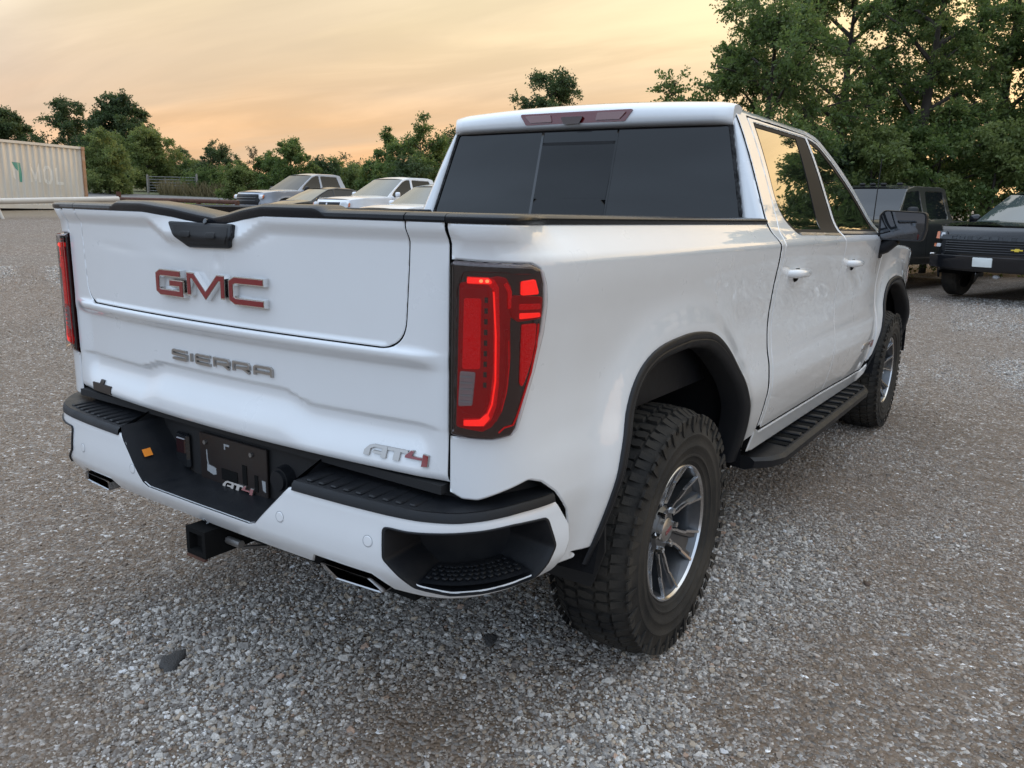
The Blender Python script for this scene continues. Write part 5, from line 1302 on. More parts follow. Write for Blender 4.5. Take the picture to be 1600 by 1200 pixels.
def tree(name, base, h, r, low, per, size, m, seed, label, cat, group, nbough=16, along=6, cr=.2, twigs=False, lean=(0, 0), spread=1.0):
    """trunk, boughs reaching to an uneven crown outline, leaf clumps along their outer halves"""
    g = np.random.default_rng(seed); root = empty(name, base, 0, label, cat, group)
    tr = max(.045, .018*h); bx, by = g.normal(0, .05*r, 2)+np.array(lean)*.5
    top_ = h*.80; tp = [(0, 0, -.15), (bx*.4, by*.4, h*.25), (bx, by, h*.5), (bx*1.5, by*1.5, top_)]
    mb = MB(); mb.tube(tp, [tr*1.3, tr, tr*.7, tr*.2], 8); mb.build('trunk', M_bark, root, 60)
    C = []; Rr = []; D = []; az = g.uniform(0, 6.28)
    for k in range(nbough):
        f = (k+.5)/nbough; az += 2.4+g.normal(0, .35)
        zc = low*h+(1-low)*h*(.04+.92*f); prof = math.sin(math.pi*min(.97, max(.10, (.12+.86*f)**.8)))**.6
        rad = r*prof*g.uniform(.68, 1.12)*spread; ze = min(h*1.03, zc+g.uniform(-.02, .09)*h)
        e = np.array([math.cos(az)*rad+lean[0]*f, math.sin(az)*rad+lean[1]*f, ze]); z0 = min(top_, max(.12*h, zc-.28*rad-.04*h)); q = z0/top_
        s = np.array([bx*1.5*q, by*1.5*q, z0]); md = (s+e)/2+np.array([0, 0, .10*rad])
        mb = MB(); mb.tube([tuple(s), tuple(md), tuple(e)], [tr*.42, tr*.24, tr*.06], 5); mb.build('limb', M_bark, root, 60)
        dv_ = (e-s)/(np.linalg.norm(e-s)+1e-6)
        for j in range(along):
            t = .32+.68*(j+g.uniform(.2, .9))/along; p = (1-t)**2*s+2*t*(1-t)*md+t*t*e+g.normal(0, .13*r*cr*4, 3)*np.array([1, 1, .7]); p[2] = max(p[2], .15)
            C.append(p); Rr.append(r*cr*g.uniform(.75, 1.35)); D.append(dv_)
    leaves('crown', np.array(C), np.array(Rr), per, size, m, root, seed, np.array(D), twigs)
    return root
def T(name, px, D, top_py, half_px, mtl, seed, label, group, per=120, size=.06, nbough=16, along=6, low=.25, cat='tree', cr=.24, twigs=False, **k):
    b = at(px, D); h = hgt(px, top_py, D); r = half_px*D/CAM_F
    return tree(name, b, h, r, low, per, size, mtl, seed, label, cat, group, nbough, along, cr, twigs, **k)
GR = 'trees in the row behind the dark pickups'
for k, (px, D, ty, hw, lb) in enumerate(((1175, 20.5, 0, 158, 'leafy green tree rising behind the white cab roof, its left branches against the sky'), (1290, 23.5, -70, 150, 'tall green tree behind the white cab with sunset sky glinting through'),
        (1405, 21.5, -90, 135, 'tall green tree directly above the grey pickup'), (1525, 23.5, -110, 150, 'tall green tree between the grey and the black pickup'), (1650, 21.5, -100, 150, 'tall green tree behind the black pickup at the right edge'))):
    T('leafy_tree', px, D, ty, hw, M_leafA, 11+k, lb, GR, per=380, size=.045, nbough=22, along=7, low=.16, cr=.22, twigs=True)
GU = 'shrubs under the row of trees'
for k, (px, D, ty, hw, mt, lb) in enumerate(((1255, 19.6, 215, 80, M_leafB, 'dark shrub behind the front door window of the white pickup'), (1345, 19.4, 200, 75, M_leafC, 'pale green shrub just left of the grey pickup cab'), (1440, 20.2, 180, 80, M_leafA, 'dark shrub behind the grey pickup bed'), (1530, 19.4, 195, 75, M_leafC, 'green shrub between the two dark pickups'), (1625, 19.8, 185, 85, M_leafA, 'dark shrub behind the black pickup roof'))):
    T('shrub', px, D, ty, hw, mt, 30+k, lb, GU, per=230, size=.046, nbough=14, along=6, low=.02, cat='shrub', cr=.30)
GS = 'trees further along the row to the right'
for k, (az, d_, h_, r_) in enumerate(((3.0, 24, 9.5, 3.0), (8.5, 25, 7.8, 2.7), (13.5, 26, 7.0, 2.8), (19.5, 26, 6.6, 2.8), (27, 27, 6.4, 3.0), (36, 26, 6.0, 3.0), (47, 25, 6.2, 3.0))):
    x, y = .8+math.sin(R(az))*d_, 3.0+math.cos(R(az))*d_
    lb_ = ('tall', 'broad', 'round', 'low', 'bushy', 'wide', 'far')[k]
    tree('leafy_tree', (x, y, float(H(x, y))), h_, r_, .02, 330, .085, M_leafA, 60+k, lb_+' tree of the row mirrored in the white pickup side windows', 'tree', GS, 16, 6, .27)
GL = 'trees on the far side of the lot'
T('round_tree', 856, 42, 110, 62, M_leafB, 70, 'dark round tree top showing above the white cab roof', GL, per=230, size=.065, nbough=18, low=.3, cr=.27)
T('field_tree', 655, 40, 203, 62, M_leafA, 71, 'ragged tree left of the rear window beyond the white parked cars', GL, per=280, size=.06, nbough=16, low=.06)
T('field_tree', 612, 43, 207, 34, M_leafA, 72, 'narrow tree beyond the windscreen of the white parked pickup', GL, per=220, size=.06, nbough=12, low=.06)
T('field_tree', 457, 45, 222, 46, M_leafA, 73, 'bushy tree above the silver pickup cab', GL, per=280, size=.06, nbough=15, low=.04)
T('field_tree', 345, 64, 229, 44, M_leafB, 74, 'dark pointed bushy tree left of the silver pickup', GL, per=280, size=.06, nbough=15, low=.02)
T('field_tree', 283, 72, 236, 30, M_leafB, 75, 'small dark tree behind the right gate post', GL, per=130, size=.07, nbough=12, low=.05)
T('broad_tree', 192, 76, 152, 52, M_leafB, 76, 'tall dark broad tree behind the shipping container', GL, per=330, size=.10, nbough=26, low=.1, cr=.27)
T('broad_tree', 114, 78, 164, 48, M_leafB, 77, 'dark thinner tree just right of the container top', GL, per=210, size=.095, nbough=20, low=.1, cr=.24)
T('broad_tree', 18, 60, 177, 44, M_leafB, 78, 'dark tree behind the container at the left edge', GL, per=300, size=.085, nbough=22, low=.1, cr=.27)
T('willow_bush', 172, 56, 216, 46, M_leafC, 79, 'rounded pale green bush beside the container end', GL, per=330, size=.07, nbough=18, low=.0, cat='bush', cr=.30)
T('willow_bush', 232, 66, 206, 42, M_leafC, 80, 'taller pale green bush left of the metal gate', GL, per=330, size=.08, nbough=18, low=.0, cat='bush', cr=.30)
T('sapling', 398, 50, 228, 17, M_leafD, 81, 'thin half bare brownish sapling between two bushy trees', GL, per=34, size=.045, nbough=12, along=4, low=.15, cr=.22)
GH = 'low bushes along the far field edge'
for k, (px, D, ty, hw, mt, lb) in enumerate(((258, 68, 250, 28, M_leafC, 'low bush behind the left half of the gate'), (300, 69, 250, 30, M_leafA, 'low bush behind the right half of the gate'), (318, 68, 258, 26, M_leafC, 'low pale bush just right of the gate'), (375, 48, 258, 28, M_leafC, 'low bush left of the silver pickup bonnet'), (415, 49, 252, 28, M_leafA, 'low bush behind the silver pickup windscreen'), (505, 47, 250, 30, M_leafB, 'low bush behind the silver pickup cab corner'), (530, 52, 256, 30, M_leafA, 'low bush right of the silver pickup cab'), (552, 48, 258, 28, M_leafC, 'low pale bush above the dark parked car'), (585, 46, 252, 30, M_leafA, 'low bush above the white parked pickup roof'), (640, 38, 250, 44, M_leafB, 'low dark bush against the rear window edge'), (700, 44, 212, 44, M_leafB, 'bush half hidden by the white cab'), (445, 58, 262, 40, M_leafB, 'distant low hedge bush behind the silver pickup roof'), (560, 60, 264, 50, M_leafB, 'distant low hedge bush right of the silver pickup'), (340, 62, 264, 45, M_leafA, 'distant low hedge bush between gate and silver pickup'))):
    T('low_bush', px, D, ty, hw, mt, 90+k, lb, GH, per=210, size=.065, nbough=13, along=5, low=.0, cat='bush', cr=.34)

# ---- road, verge, dry field
M_road = mat('asphalt', (.15, .145, .145), rough=.9, noise=.5, noise_scale=2, color2=(.11, .105, .10))
def band(name, m, pts0, pts1, lift, n=24):
    P = []
    for k in range(n+1):
        t = k/n; a = np.array(pts0[0])*(1-t)+np.array(pts0[1])*t; b = np.array(pts1[0])*(1-t)+np.array(pts1[1])*t
        P.append([(a[0]+(b[0]-a[0])*s, a[1]+(b[1]-a[1])*s, float(H(a[0]+(b[0]-a[0])*s, a[1]+(b[1]-a[1])*s))+lift) for s in np.linspace(0, 1, 5)])
    mb = MB(); mb.grid(np.array(P)); mb.f = [f[::-1] if True else f for f in mb.f]; o = mb.build(name, m, None, 60); tag(o, kind='structure'); return o
q = lambda px, D: tuple(at(px, D)[:2])
band('road', M_road, (q(-250, 46), q(620, 46)), (q(-250, 58), q(620, 58)), .03)
M_grass = mat('dry_grass_ground', (.20, .19, .085), rough=.95, noise=.7, noise_scale=3, color2=(.13, .145, .05))
band('grass_verge', M_grass, (q(255, 39), q(640, 36)), (q(255, 45.5), q(640, 45.5)), .02)
M_field = mat('field', (.12, .12, .055), rough=.95, noise=.7, noise_scale=1, color2=(.09, .10, .04))
band('field', M_field, (q(-500, 59), q(1000, 59)), (q(-500, 140), q(1000, 140)), .02)
def tufts(name, pts, hh, m, seed, label):
    g = np.random.default_rng(seed); n = len(pts); base = np.array(pts)
    a = g.uniform(0, 6.28, n); lean = g.normal(0, .3, (n, 2)); h = hh*g.uniform(.5, 1.3, n); w = .035
    V = np.empty((n, 4, 3)); dx = np.stack([np.cos(a), np.sin(a), 0*a], 1)*w
    tip = base+np.stack([lean[:, 0]*h, lean[:, 1]*h, h], 1); V[:, 0] = base-dx; V[:, 1] = base+dx; V[:, 2] = tip+dx*.2; V[:, 3] = tip-dx*.2
    o = fast_mesh(name, V.reshape(-1, 3), np.arange(n*4).reshape(-1, 4), m, 4); at_ = o.data.attributes.new('leaf_tone', 'FLOAT', 'FACE'); at_.data.foreach_set('value', g.uniform(0, 1, n).astype(np.float32))
    return tag(o, label, 'grass', kind='stuff')
g = np.random.default_rng(5); pts = []
for _ in range(9000):
    b = at(g.uniform(250, 660), g.uniform(59.5, 66)); pts.append((b.x, b.y, b.z-.02))
tufts('tall_dry_grass', pts, .95, M_leafD, 6, 'tall dry grass along the field edge beyond the road')
pts = []
for _ in range(5000):
    b = at(g.uniform(258, 640), g.uniform(39, 45)); pts.append((b.x, b.y, b.z))
tufts('verge_grass', pts, .14, M_leafC, 7, 'short yellowish grass on the verge this side of the road')

# ---- shipping container
M_cont = mat('container_paint', (.62, .60, .55), rough=.6, noise=.45, noise_scale=1.6, color2=(.50, .43, .34), stretch=(1, 1, .35))
M_contrust = mat('container_rust', (.32, .16, .08), rough=.8, noise=.8, noise_scale=4, color2=(.42, .33, .25))
M_teal = mat('faded_teal', (.05, .30, .24), rough=.6, noise=.4, noise_scale=3, color2=(.3, .38, .33))
M_lettr = mat('faded_white_paint', (.74, .73, .69), rough=.6, noise=.3, noise_scale=4, color2=(.56, .52, .45))
CA = at(138, 35.0); CB = at(0, 31.2); dv = (CB-CA); dv.z = 0; dv.normalize()
cont = empty('shipping_container', CA, math.atan2(dv.y, dv.x), 'weathered cream corrugated shipping container with faded lettering at the left edge', 'container')
CL, CH, CW = 12.19, 2.62, 2.44
slope = (CB.z-CA.z)/max(.1, (CB-CA).length)
def corr(u):
    t = (u/.278) % 1.0
    return np.interp(t, [0, .25, .40, .65, .80, 1], [0, 0, .036, .036, 0, 0])*1.0
us = np.unique(np.r_[np.arange(.12, CL-.12, .278/20)])
sgn = 1 if Vector((-dv.y, dv.x, 0)).dot(Vector((CAM_POS[0], CAM_POS[1], 0))-CA.to_3d()) > 0 else -1
mb = MB(); P = np.array([[(u, sgn*(-.045+float(corr(u))), z) for z in (.16, 1.3, CH-.1)] for u in us]); mb.grid(P); mb.build('corrugated_side', M_cont, cont)
mb = MB(); mb.grid(np.array([[(.02+float(corr(v)), -sgn*v, z) for z in (.16, CH-.1)] for v in np.arange(.1, CW-.1, .02)])); mb.build('corrugated_end', M_cont, cont)
mb = MB(); mb.box((CL/2, -sgn*CW/2, CH-.06), (CL-.1, CW-.1, .03)); mb.build('container_roof', M_cont, cont)
mb = MB(); mb.box((CL/2, -sgn*(CW-.04), CH/2), (CL-.2, .05, CH-.2)); mb.box((CL-.05, -sgn*CW/2, CH/2), (.05, CW-.2, CH-.2)); mb.build('container_back', M_cont, cont)
for nm, c_, d_, m_ in (('top_rail', (CL/2, 0, CH-.05), (CL-.3, .08, .10), M_cont), ('bottom_rail', (CL/2, 0, .09), (CL-.3, .08, .15), M_cont), ('corner_post', (.06, 0, CH/2), (.14, .10, CH-.24), M_contrust), ('corner_post', (CL-.06, 0, CH/2), (.14, .10, CH-.24), M_contrust),
                       ('corner_casting', (.08, 0, .06), (.17, .16, .12), M_contrust), ('corner_casting', (.08, 0, CH-.06), (.17, .16, .12), M_contrust), ('corner_casting', (CL-.08, 0, CH-.06), (.17, .16, .12), M_contrust),
                       ('end_rail', (.05, -sgn*CW/2, CH-.05), (.08, CW-.2, .10), M_contrust), ('end_rail', (.05, -sgn*CW/2, .08), (.08, CW-.2, .14), M_contrust), ('corner_post', (.06, -sgn*(CW-.05), CH/2), (.12, .10, CH-.2), M_contrust),
                       ('support_block', (2.35, -sgn*.1, -.06), (.22, .2, .16), M_matteblk), ('support_block', (.5, -sgn*.1, -.06), (.22, .2, .16), M_matteblk)):
    mb = MB(); mb.box(c_, d_); mb.build(nm, m_, cont)
def contmap(u, v): return np.stack([np.asarray(u, float), sgn*(-.041+corr(np.asarray(u, float))), np.asarray(v, float)], 1)
def u_of(px): # container length coordinate seen at pixel column px
    best = None
    for u in np.linspace(0, 8, 400):
        p = CA+dv*u; d = np.array([p.x, p.y, p.z+1.3])-CAM_POS; x = 800+CAM_F*(d@_r)/(d@_f)
        if best is None or abs(x-px) < best[0]: best = (abs(x-px), u)
    return best[1]
def painted(name, poly, m):
    if area2(poly) < 0: poly = poly[::-1]
    panel(name, poly, contmap, m, cont, spacing=.05, edge_r=0, depth=0, bstep=.03, flip=(sgn > 0))
for nm, a, b, st in (('letter_m', 48, 64, [[(0, 0), (0, 1), (.5, .25), (1, 1), (1, 0)]]), ('letter_o', 69, 83, [[(.3, 0), (0, .25), (0, .75), (.3, 1), (.7, 1), (1, .75), (1, .25), (.7, 0), (.3, 0)]]), ('letter_l', 88, 101, [[(0, 1), (0, 0), (1, 0)]])):
    ua, ub = u_of(a), u_of(b)
    for s_ in st:
        P = [(ua+(ub-ua)*(.1+.8*p[0]), 1.06+.62*p[1]) for p in s_]; painted(nm, stroke(P, .115), M_lettr)
ua, ub = u_of(21), u_of(36)
tl = lambda a, b: (ua+(ub-ua)*a, .95+.85*b)
painted('teal_emblem', [tl(0, 1), tl(.9, .98), tl(1, .5), tl(.95, .1), tl(.6, .12), tl(.62, .55), tl(.35, .7)], M_teal)
painted('teal_emblem', [tl(.0, .95), tl(.25, .68), tl(.3, .2), tl(.05, .3)], M_lettr)
# ---- pipe barriers
M_whitepipe = mat('white_pipe_paint', (.60, .57, .52), rough=.5, noise=.4, noise_scale=3, color2=(.45, .38, .30))
wb = empty('pipe_barrier', at(60, 27.5), 0, 'white painted pipe barrier on splayed legs in front of the container', 'barrier')
o0 = wb.location
def rel(v, dz): return (v.x-o0.x, v.y-o0.y, v.z-o0.z+dz)
e0, e1 = at(-120, 25.0), at(187, 30.5)
z0 = hgt(0, 317, 27.0)
mb = MB(); mb.tube([rel(e0, z0), rel(e1, hgt(187, 311, 30.5)-.0)], .10, 12); mb.build('rail', M_whitepipe, wb, 60)
for px, D in ((-4, 26.9), (102, 28.9)):
    b = at(px, D); hh = z0*.98
    for s in (-.18, .18):
        mb = MB(); mb.tube([rel(b+Vector((s*1.0, s*.6, 0)), -.05), rel(b, hh)], .05, 10); mb.build('leg', M_whitepipe, wb, 60)
rb_ = empty('rusty_rail', at(300, 31), 0, 'low rusty brown pipe rail running left of the silver pickup', 'rail')
o0 = rb_.location; e0, e1 = at(188, 30.8), at(374, 28.6)
hz = [hgt(px, py, D) for px, py, D in ((188, 311, 30.8), (280, 313, 29.8), (374, 316, 28.6))]
mb = MB(); mb.tube([rel(e0, hz[0]), rel(at(280, 29.8), hz[1]), rel(e1, hz[2])], .075, 10); mb.build('rail', M_rust, rb_, 60)
for px, D, hh in ((188, 30.8, hz[0]+.28), (250, 30.2, hz[0]), (312, 29.4, hz[1]), (372, 28.6, hz[2])):
    mb = MB(); b = at(px, D); mb.tube([rel(b, -.1), rel(b, hh)], .085, 10); mb.build('post', M_rust, rb_, 60)
# ---- tube gate between two posts
M_galv = mat('galvanised', (.24, .24, .23), rough=.45, metal=.5, noise=.4, noise_scale=4)
ga, gb = at(232, 61), at(309, 61); gl = (gb-ga).length
gate_ = empty('tube_gate', ga, math.atan2(gb.y-ga.y, gb.x-ga.x), 'grey tubular farm gate across the track by the pale bushes', 'gate')
for k in range(6):
    mb = MB(); z = .25+k*.20+(k > 3)*.03; mb.tube([(.12, 0, z), (gl-.12, 0, z)], .026, 8); mb.build('bar', M_galv, gate_, 60)
for u in (.12, gl*.36, gl*.66, gl-.12):
    mb = MB(); mb.tube([(u, -.03, .2), (u, -.03, 1.32)], .028, 8); mb.build('upright', M_galv, gate_, 60)
M_post = mat('weathered_post', (.28, .26, .23), rough=.9, noise=.5, noise_scale=3)
for b, lb, hh in ((ga, 'pale wooden post at the left end of the gate', 1.45), (gb, 'pale wooden post at the right end of the gate', 1.65)):
    mb = MB(); mb.tube([(b.x, b.y, b.z-.2), (b.x, b.y, b.z+hh*.9), (b.x, b.y, b.z+hh)], [.085, .08, .06], 10); tag(mb.build('gate_post', M_post, None, 60), lb, 'post', 'posts of the gate')
# ================================================================== parked vehicles
def car_paint(name, c, **k): return mat(name, c, rough=.35, spec=.1, coat=1.0, coat_rough=.04, metal=k.pop('metal', 0.0), noise=.15, noise_scale=4, **k)
M_silver = car_paint('silver_paint', (.37, .40, .455), metal=.2)
M_black = car_paint('black_paint', (.008, .009, .012))
M_grey = car_paint('dark_grey_paint', (.045, .047, .046), metal=.2)
M_cwhite = car_paint('white_car_paint', (.78, .80, .83))
M_cglass = mat('car_glass', (.010, .012, .014), rough=.02, spec=.5, ior=1.5)
M_pglass = mat('pale_windscreen', (.055, .07, .07), rough=.03, spec=.5, ior=1.55, coat=.5)
M_lampg = mat('headlamp_glass', (.55, .57, .6), rough=.12, coat=1.0)
M_amberl = mat('amber_lens', (.60, .16, .05), rough=.25, coat=1.0)
M_gold = mat('gold_emblem', (.75, .55, .06), rough=.35)
M_plate = mat('plate_white', (.72, .76, .75), rough=.5)
def simple_wheel(parent, x, y, r, wdt=.26):
    w = empty('wheel', (x, y, r)); w.parent = parent; sg = 1 if x > 0 else -1
    mb = MB(); N = 40; P = []
    for k in range(N+1):
        a = 2*math.pi*k/N; P.append([(sg*xx, rr*math.cos(a), rr*math.sin(a)) for xx, rr in ((-wdt/2, r*.62), (-wdt/2, r*.93), (-wdt*.35, r), (wdt*.35, r), (wdt/2, r*.93), (wdt*.5, r*.75), (wdt*.46, r*.62))])
    mb.grid(np.array(P)); mb.build('tyre', M_rubber, w, 35)
    mb = MB(); P = []
    for k in range(N+1):
        a = 2*math.pi*k/N; P.append([(sg*xx, rr*math.cos(a), rr*math.sin(a)) for xx, rr in ((wdt*.46, r*.62), (wdt*.40, r*.60), (wdt*.1, r*.56), (wdt*.1, .0))])
    mb.grid(np.array(P)); rim = mb.build('rim', M_rimdark, w, 35)
    for k in range(6):
        a = k*math.pi/3+.3; mb = MB(); mb.tube([(sg*wdt*.30, r*.05*math.cos(a), r*.05*math.sin(a)), (sg*wdt*.40, r*.58*math.cos(a), r*.58*math.sin(a))], [r*.11, r*.075], 6); mb.build('spoke', M_machined, rim, 40)
    return w
def vehicle(name, loc, heading, label, cat, P, group=None):
    """P: dict of dimensions. Local y is forward, z up. heading: direction of the nose, degrees from +x."""
    root = empty(name, loc, R(heading)-math.pi/2, label, cat, group)
    W2, belt, tum = P['W']/2, P['belt'], P.get('tum', .36); yF, yR = P['yF'], P['yR']; m = P['m']
    lower = pchip([.2, .45, .7, .9, belt-.06, belt, belt+.04, 2.4], [W2-.07, W2-.03, W2, W2-.015, W2-.01, W2-.035, W2-.06, W2-.06-tum*(2.4-belt-.04)])
    def XB(y, z):
        y = np.asarray(y, float); z = np.asarray(z, float)
        x = lower(z)-P.get('nose', .28)*np.clip((y-(yF-.55))/.55, 0, 1)**2.2-.10*np.clip(((yR+.35)-y)/.35, 0, 1)**2
        for wy in P['wheels']:
            d = np.abs(np.hypot(y-wy, z-P['wr'])-P['ar']); x = x+.022*np.exp(-(d/.07)**2)*(z < P['wr']+P['ar']+.25)
        return x
    def mp(o=0.): return lambda y, z: np.stack([XB(y, z)+o, np.asarray(y, float), np.asarray(z, float)], 1)
    # outline: underside with arches, then over the top
    sill = P['sill']; ou = [(yR, sill+.12)]
    for wy in sorted(P['wheels']):
        a = P['ar']; h0 = math.asin(max(-1, min(1, (sill-P['wr'])/a)))
        ou += [(wy+a*math.cos(t), P['wr']+a*math.sin(t)) for t in np.linspace(math.pi-h0, h0, 15)]
    ou += [(yF-.12, sill+.02)]
    top = P['top']     # list of (y, z, key) from the nose over the roof to the tail
    ou += [(t[0], t[1]) for t in top]
    holes = [roundpoly(w, P.get('wround', .04), 3) for w in P['windows']]
    def both(nm, outl, o, mt, par=root, **k):
        v, f, n = panel_data(outl, mp(o), **k); r_ = [build(nm, v, f, mt, par if not isinstance(par, tuple) else par[0], None, n)]
        r_.append(build(nm, [(-a[0], a[1], a[2]) for a in v], [tuple(q[::-1]) for q in f], mt, par if not isinstance(par, tuple) else par[1], None, [(-a[0], a[1], a[2]) for a in n])); return r_
    sides = both('body_side', ou, 0., m, holes=holes, spacing=.07, edge_r=.018, depth=.03, bstep=.04)
    for h in holes: both('side_window', h, -.012, M_cglass, tuple(sides), spacing=.1, edge_r=0, depth=0, bstep=.05)
    for y in P.get('gaps', ()):
        both('door_gap', [(y-.004, sill+.06), (y+.004, sill+.06), (y+.004, belt), (y-.004, belt)], .0012, M_void, tuple(sides), spacing=.1, edge_r=0, depth=0, bstep=.05)
    for y in P.get('handles', ()):
        for k, sx in enumerate((1, -1)):
            x = float(XB(np.array([y]), np.array([belt-.13]))[0]); mb = MB(); mb.tube([(sx*(x-.01), y-.1, belt-.13), (sx*(x+.03), y-.06, belt-.13), (sx*(x+.03), y+.06, belt-.13), (sx*(x-.01), y+.1, belt-.13)], .016, 8); mb.build('door_handle', P.get('mh', m), sides[k], 60)
    # sheets across the top, one per named run
    runs = []
    for i in range(len(top)-1):
        if runs and runs[-1][0] == top[i][2]: runs[-1][1].append((top[i+1][0], top[i+1][1]))
        else: runs.append((top[i][2], [(top[i][0], top[i][1]), (top[i+1][0], top[i+1][1])]))
    spec = {'nose': ('front_fascia', m, .0, P.get('bowf', .16)), 'hood': ('bonnet', m, .035, .10), 'wind': ('windscreen', P.get('mw', M_cglass), .0, .10), 'roof': ('roof', m, .035, 0.), 'back': ('rear_window', M_cglass, 0., -.05), 'deck': ('boot_lid', m, .01, 0.), 'bed': ('bed_floor', M_matteblk, -.45, 0.), 'tail': ('tailgate', m, 0., -.05)}
    us = np.linspace(-1, 1, 17); res = {}
    for key, pts in runs:
        nm, mt, cr, bow = spec[key]; Q = resample(pts, .10, False); G = []
        for y, z in Q:
            x = float(XB(np.array([y]), np.array([z]))[0])-.012; G.append(np.stack([us*x, y+bow*(1-us**2), z+(cr if key == 'bed' else 0)-.006+(max(cr, 0))*(1-np.abs(us)**2.6)], 1))
        mb = MB(); mb.grid(np.array(G)); res[key] = mb.build(nm, mt, root, 50)
    mb = MB(); mb.box((0, (yF+yR)/2, sill+.12), (W2*1.7, (yF-yR)*.9, .12)); mb.build('floor_pan', M_void, root)
    for wy in P['wheels']:
        for sx in (1, -1):
            simple_wheel(root, sx*(W2-.15), wy, P['wr'])
            mb = MB(); tt = np.linspace(0, math.pi, 14); a = P['ar']
            mb.grid(np.array([[(x, wy+a*1.0*math.cos(t), P['wr']+a*math.sin(t)) for t in tt] for x in (sx*(W2-.02), sx*(W2-.40))])); mb.f.append(tuple(range(14, 28))); mb.build('wheel_liner', M_liner, root, 60)
    if P.get('arch_trim'):
        for wy in P['wheels']:
            a = P['ar']; tt = np.linspace(-.15, math.pi+.15, 22); v = []
            outl = [(wy+(a+.05)*math.cos(t), P['wr']+(a+.05)*math.sin(t)) for t in tt]+[(wy+(a-.01)*math.cos(t), P['wr']+(a-.01)*math.sin(t)) for t in tt[::-1]]
            both('arch_trim', outl, .016, M_blackpl, spacing=.2, edge_r=.006, depth=.02, bstep=.06)
    my, mz, mc = P['mirror']
    for sx in (1, -1):
        x = float(XB(np.array([my]), np.array([mz]))[0]); mb = MB(); mb.box((sx*(x+.15), my, mz+.06), (.20, .10, P.get('mirh', .16)), ch=.035); mr_ = mb.build('wing_mirror', mc, root, 50)
        mb = MB(); mb.tube([(sx*(x-.02), my+.02, mz-.02), (sx*(x+.08), my, mz+.03)], .03, 8); mb.build('mirror_arm', M_blackpl, mr_, 50)
        mb = MB(); mb.box((sx*(x+.15), my-.052, mz+.06), (.15, .006, P.get('mirh', .16)-.04)); mb.build('mirror_glass', M_mirror, mr_)
    def fr(x, z, o):   # a point on the nose
        zz = [t[1] for t in top if t[2] == 'nose' or t is top[len([q for q in top if q[2] == 'nose'])]]; yy = [t[0] for t in top][:len(zz)]
        xx = float(XB(np.array([np.interp(z, zz, yy)]), np.array([z]))[0])-.012; u = max(-1, min(1, x/xx)); return (x, float(np.interp(z, zz, yy))+P.get('bowf', .16)*(1-u*u)+o, z)
    return root, fr, mp
def face_piece(nm, poly, fr, m, par, o0=-.03, o1=.012, step=.08):
    v, f, n = panel_data(poly, lambda x, z: np.array([fr(a, b, o1) for a, b in zip(np.atleast_1d(x), np.atleast_1d(z))]), spacing=step, edge_r=.004, depth=.04, bstep=step*.6, flip=True)
    return build(nm, v, f, m, par, None, n)
def mir(poly): return [(-a, b) for a, b in poly][::-1]

def nose_at(px, D, heading, lx, ly):
    """place a vehicle so that its local point (lx, ly) stands at pixel column px and depth D"""
    p = at(px, D); a = R(heading)-math.pi/2; x = p.x-(lx*math.cos(a)-ly*math.sin(a)); y = p.y-(lx*math.sin(a)+ly*math.cos(a))
    return Vector((x, y, float(H(x, y))))
YD = math.degrees(CAM_YAW)
pick = dict(W=2.05, belt=1.22, yF=2.85, yR=-2.95, wheels=(1.88, -1.80), wr=.41, ar=.49, sill=.42,
            top=[(2.86, .50, 'nose'), (2.88, .72, 'nose'), (2.84, .98, 'nose'), (2.72, 1.10, 'hood'), (2.3, 1.17, 'hood'), (1.30, 1.24, 'wind'), (.85, 1.54, 'wind'), (.42, 1.82, 'roof'), (.1, 1.89, 'roof'), (-.75, 1.90, 'roof'), (-.98, 1.86, 'back'), (-1.16, 1.30, 'bed'), (-2.93, 1.30, 'tail'), (-2.95, .60, 'tail')],
            windows=[[(.15, 1.25), (1.12, 1.25), (.92, 1.42), (.48, 1.72), (.28, 1.80), (.12, 1.81)], [(-.90, 1.26), (.05, 1.25), (.03, 1.81), (-.78, 1.80)]], gaps=(1.13, .09, -.96), handles=(.25, -.75), mirror=(.98, 1.25, M_blackpl))
# silver pickup
d = dict(pick); d.update(m=M_silver, arch_trim=True, mw=M_cglass, mh=M_blackpl)
hd_ = YD+180+52
b = nose_at(388, 30.5, hd_, 0, 2.9)
root, fr, mp = vehicle('parked_pickup', b, hd_, 'silver crew cab pickup with black grille parked beyond the tailgate', 'pickup truck', d)
face_piece('grille', roundpoly([(-.66, .58), (.66, .58), (.74, .80), (.66, 1.04), (-.66, 1.04), (-.74, .80)], .04, 3), fr, M_blackpl, root, o1=.03)
for sx in (1, -1):
    hp = [(.70, .86), (.90, .88), (.90, 1.03), (.69, 1.03)]; face_piece('headlamp', roundpoly(hp if sx > 0 else mir(hp), .02, 2), fr, M_lampg, root, o1=.02, step=.05)
    ap = [(.905, .89), (.94, .90), (.94, 1.02), (.905, 1.02)]; face_piece('turn_signal', ap if sx > 0 else mir(ap), fr, M_amberl, root, o1=.016, step=.05)
face_piece('bumper', roundpoly([(-.94, .50), (.94, .50), (.95, .64), (-.95, .64)], .03, 3), fr, M_silver, root, o1=.06)
for k, z in enumerate((.80, .90)):
    mb = MB(); mb.tube([fr(u, z, .035) for u in np.linspace(-.6, .6, 9)], .014, 6); mb.build('grille_bar', M_glossblk, root, 60)
